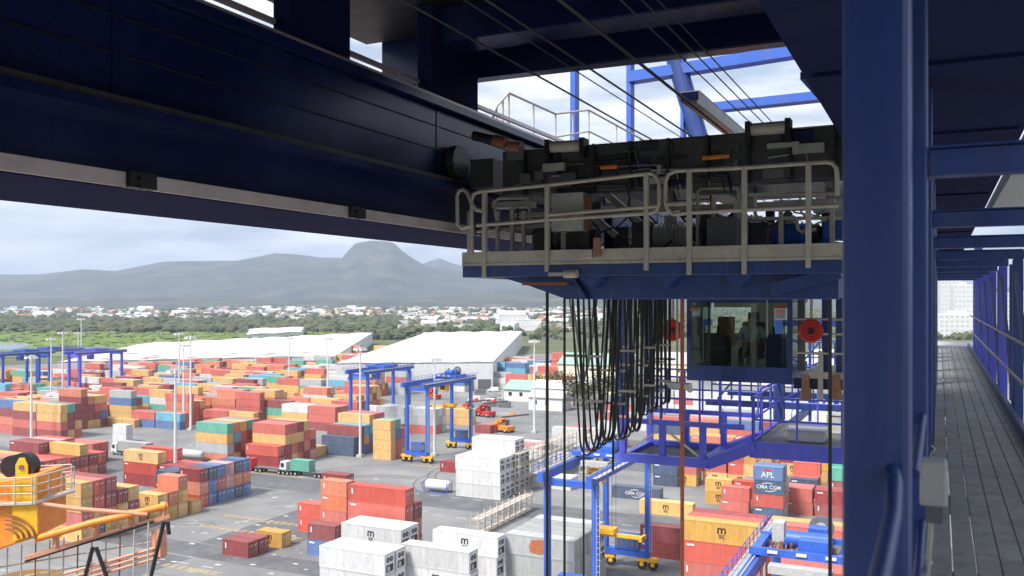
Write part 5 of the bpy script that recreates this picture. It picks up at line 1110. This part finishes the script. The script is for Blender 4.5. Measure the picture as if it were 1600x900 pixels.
for i in range(4):
    y0, y1 = ((13.0,14.5),(14.75,15.75),(15.95,16.75),(16.95,17.55))[i]; dep = 2.55-.08*i+.1*math.sin(i*2)
    t = thing('festoon_loop', ['black festoon cable loop hanging clear in front of the others', 'black festoon cable loop second along the row', 'black festoon cable loop behind the second one', 'black festoon cable loop next to the red hose reel'][i], 'cables', tuple(P(FXX, (y0+y1)/2, -dep)), 0, 'festoon cable loops')
    def fp(name, b, mat): b.v = [(q[0], q[1], q[2]+CZ) for q in b.v]; return part(name, b, mat, t)
    for k in range(5):
        xo = FXX-.16+.08*k; d_ = dep-.05*k-random.uniform(0,.06); r_ = (.016,.024,.016,.02,.03)[k]; pts = []
        yc = (y0+y1)/2+.02*k-.04; rb = (y1-y0)*.26*(1-.05*k)
        for s_ in range(9): u = s_/8; pts.append((xo, y0+.03*k+(yc-rb-y0-.03*k)*u**1.3, .12-(d_-rb+.12)*u))
        for s_ in range(1, 12): an = math.pi*s_/12; pts.append((xo, yc-rb*math.cos(an), -d_+rb-rb*math.sin(an)))
        for s_ in range(9): u = 1-s_/8; pts.append((xo, y1-.03*k+(yc+rb-y1+.03*k)*u**1.3, .12-(d_-rb+.12)*u))
        b = B(); b.tube(pts, r_, 6); fp('cable', b, 'cable')
    for k in range(2):
        xo = FXX-.28+.05*k; d_ = random.uniform(.9,1.9); pts = []
        for s_ in range(17): a = 2*s_/16-1; hang = 1-abs(a)**2.6; pts.append((xo, (y0+y1)/2+(y1-y0)/2*a*.8*(1-.4*hang), .12-d_*hang))
        b = B(); b.tube(pts, .016, 6); fp('thin_cable', b, 'gcable')
    for k, (s_, z) in enumerate(((-1,-.9),(1,-1.2),(1,-1.75),(-1,-1.6))):
        yy = (y0+y1)/2+s_*(y1-y0)/2*.72; b = B(); b.box(FXX-.36, FXX+.26, yy-.03, yy+.03, z-.02, z+.02); fp('cable_clamp', b, 'galv')
    for yy in (y0, y1): b = B(); b.box(FXX-.3, FXX+.3, yy-.12, yy+.12, .10, .20); fp('saddle', b, 'black')
b = B(); b.box(FXX-.06, FXX+.06, 12.7, 23.2, .22, .40); b.v = [(q[0],q[1],q[2]+CZ) for q in b.v]; part('festoon_track', b, 'dsteel', tro)
# floodlight under the cab
v = onY(1056, 603, 16.5); t = thing('floodlight', 'white floodlight hung among the cables beside the orange cable', 'lamp', tuple(v))
b = B(); b.prism([(v.x-.22,v.y,v.z+.06),(v.x-.12,v.y,v.z-.06),(v.x+.16,v.y,v.z-.05),(v.x+.26,v.y,v.z-.12),(v.x+.24,v.y,v.z+.04)], (0,.25,0)); part('housing', b, 'white', t); b = B(); b.tube([(v.x,v.y+.1,v.z+.05),(v.x,v.y+.1,CZ+.3)], .02, 6); part('stem', b, 'galv', t)

# ------------------------------------------------------------------ orange harbour crane on the quay, lower left
HD = 40.0
def hd(px, py, D=HD): return atD(px, py, D)
hb = hd(40, 860); hc = thing('harbour_crane', 'orange and yellow harbour crane with sheave, railed platform and pipe boom', 'crane', (hb.x, hb.y, 0))
def hpt(name, b, mat, par=hc, bevel=0): return part(name, b, mat, par, bevel)
def slab(pts, depth, D=HD): return [hd(*p, D) for p in pts], FW*depth
pt_, dv = slab([(-120,770),(58,742),(60,838),(-120,900)], 2.6); b = B(); b.prism(pt_, dv); hpt('machine_house', b, 'orange', bevel=.08)
pt_, dv = slab([(18,755),(57,748),(58,836),(20,846)], .12, HD-.13); b = B(); b.prism(pt_, dv); hpt('yellow_panel', b, 'yellow')
for k in range(4):
    b = B(); r_ = 1.05-.2*k; c = hd(8, 842, HD-.2); b.tube([c+RT*(r_*1.25*math.cos(a*.174))+UP*(r_*math.sin(a*.174)) for a in range(10)], .045, 6); hpt('hose_arc', b, 'rust')
b = B(); b.tube([hd(40,905,HD+1.5), Vector((hd(40,905,HD+1.5).x, hd(40,905,HD+1.5).y, 0))], 1.6, 20); hpt('tower', b, 'yellow')
pt_ = [hd(-120,792,HD-.3), hd(55,785,HD-.3), hd(118,766,HD+1.2), hd(118,763,HD+3.6), hd(-120,770,HD+3.6)]; b = B(); b.prism(pt_, UP*-.09); hpt('platform', b, 'galv')
for (pa, pb_, D1, D2, n_) in (((-110,775),(112,764),HD+2.2,HD+2.0,9), ((-110,790),(50,787),HD-.3,HD-.3,6), ((55,786),(116,768),HD-.3,HD+1.4,3)):
    p, q = hd(*pa, D1), hd(*pb_, D2)
    for h in (.45,.8,1.15): b = B(); b.tube([p+UP*h, q+UP*h], .032, 6); hpt('rail', b, 'galv')
    for k in range(n_+1): m_ = p.lerp(q, k/n_); b = B(); b.tube([m_, m_+UP*1.15], .032, 6); hpt('stanchion', b, 'galv')
# sheave head
c = hd(40, 728, HD+1.0)
b = B(); b.cyl(c-RT*.05+FW*.0-FW*.22, c+FW*.22, .62, 24); sh = hpt('sheave', b, 'black')
b = B(); b.prism([c-FW*.34-RT*.26-UP*1.7, c-FW*.34+RT*.26-UP*1.7, c-FW*.34+RT*.28+UP*.1, c-FW*.34+RT*.12+UP*.42, c-FW*.34-RT*.12+UP*.42, c-FW*.34-RT*.28+UP*.1], FW*.1); hpt('sheave_cheek', b, 'yellow')
b = B(); b.cyl(c-FW*.40, c-FW*.30, .12, 14); hpt('sheave_pin', b, 'dgrey', sh)
b = B(); b.cyl(c-RT*.55-FW*.22, c-RT*.55+FW*.2, .5, 24); hpt('sheave', b, 'black')
# pipe boom
b = B(); b.tube([hd(56,842), hd(140,818), hd(262,790,HD+1)], .16, 12); boom = hpt('boom_pipe', b, 'orange')
for s_ in (.15,.45,.72,.97): 
    m_ = hd(56,842).lerp(hd(262,790,HD+1), s_); b = B(); b.tube([m_-RT*.12+UP*.03, m_+RT*.12-UP*.03+UP*.06], .2, 12); hpt('flange', b, 'orange', boom)
    b = B(); b.beam(m_, m_-UP*.55, .2, .2, (0,1,0)); hpt('strut', b, 'salmon', boom)
b = B(); b.tube([hd(56,786), hd(120,795), hd(230,804,HD+.6)], .10, 10); hpt('upper_stay', b, 'salmon')
b = B(); b.beam(hd(40,872), hd(265,806,HD+1), .22, .16); hpt('lower_chord', b, 'salmon'); b = B(); b.beam(hd(40,877), hd(240,815,HD+.8), .24, .08); hpt('chord_shadow_plate', b, 'black')  # black strip standing in for the shade under the chord
for dy in (0, 9, 18): b = B(); b.tube([hd(100,897+dy*.9), hd(258,852+dy*.9,HD+1)], .07, 8); hpt('tie_rod', b, 'salmon')
for (a_, c_) in (((145,855),(133,900)), ((150,855),(168,905)), ((256,815),(236,900)), ((262,815),(264,835))): b = B(); b.tube([hd(*a_, HD+.2), hd(*c_, HD+.2)], .09, 8); hpt('strap', b, 'black')
b = B(); b.beam(hd(248,828,HD+1), hd(250,868,HD+1), .5, .4, (0,1,0)); hpt('end_post', b, 'salmon')
for k in range(12):
    px_ = -10+k*22; b = B(); py_ = 858-px_*.18; b.tube([hd(px_, py_, HD+.6), hd(px_-2, 930, HD+.6)], .035, 6); hpt('lower_stanchion', b, 'galv' if k % 3 else 'rust')
for py_ in (885, 905): b = B(); b.tube([hd(-40, py_+8, HD+.6), hd(235, py_-38, HD+.9)], .035, 6); hpt('lower_rail', b, 'galv')
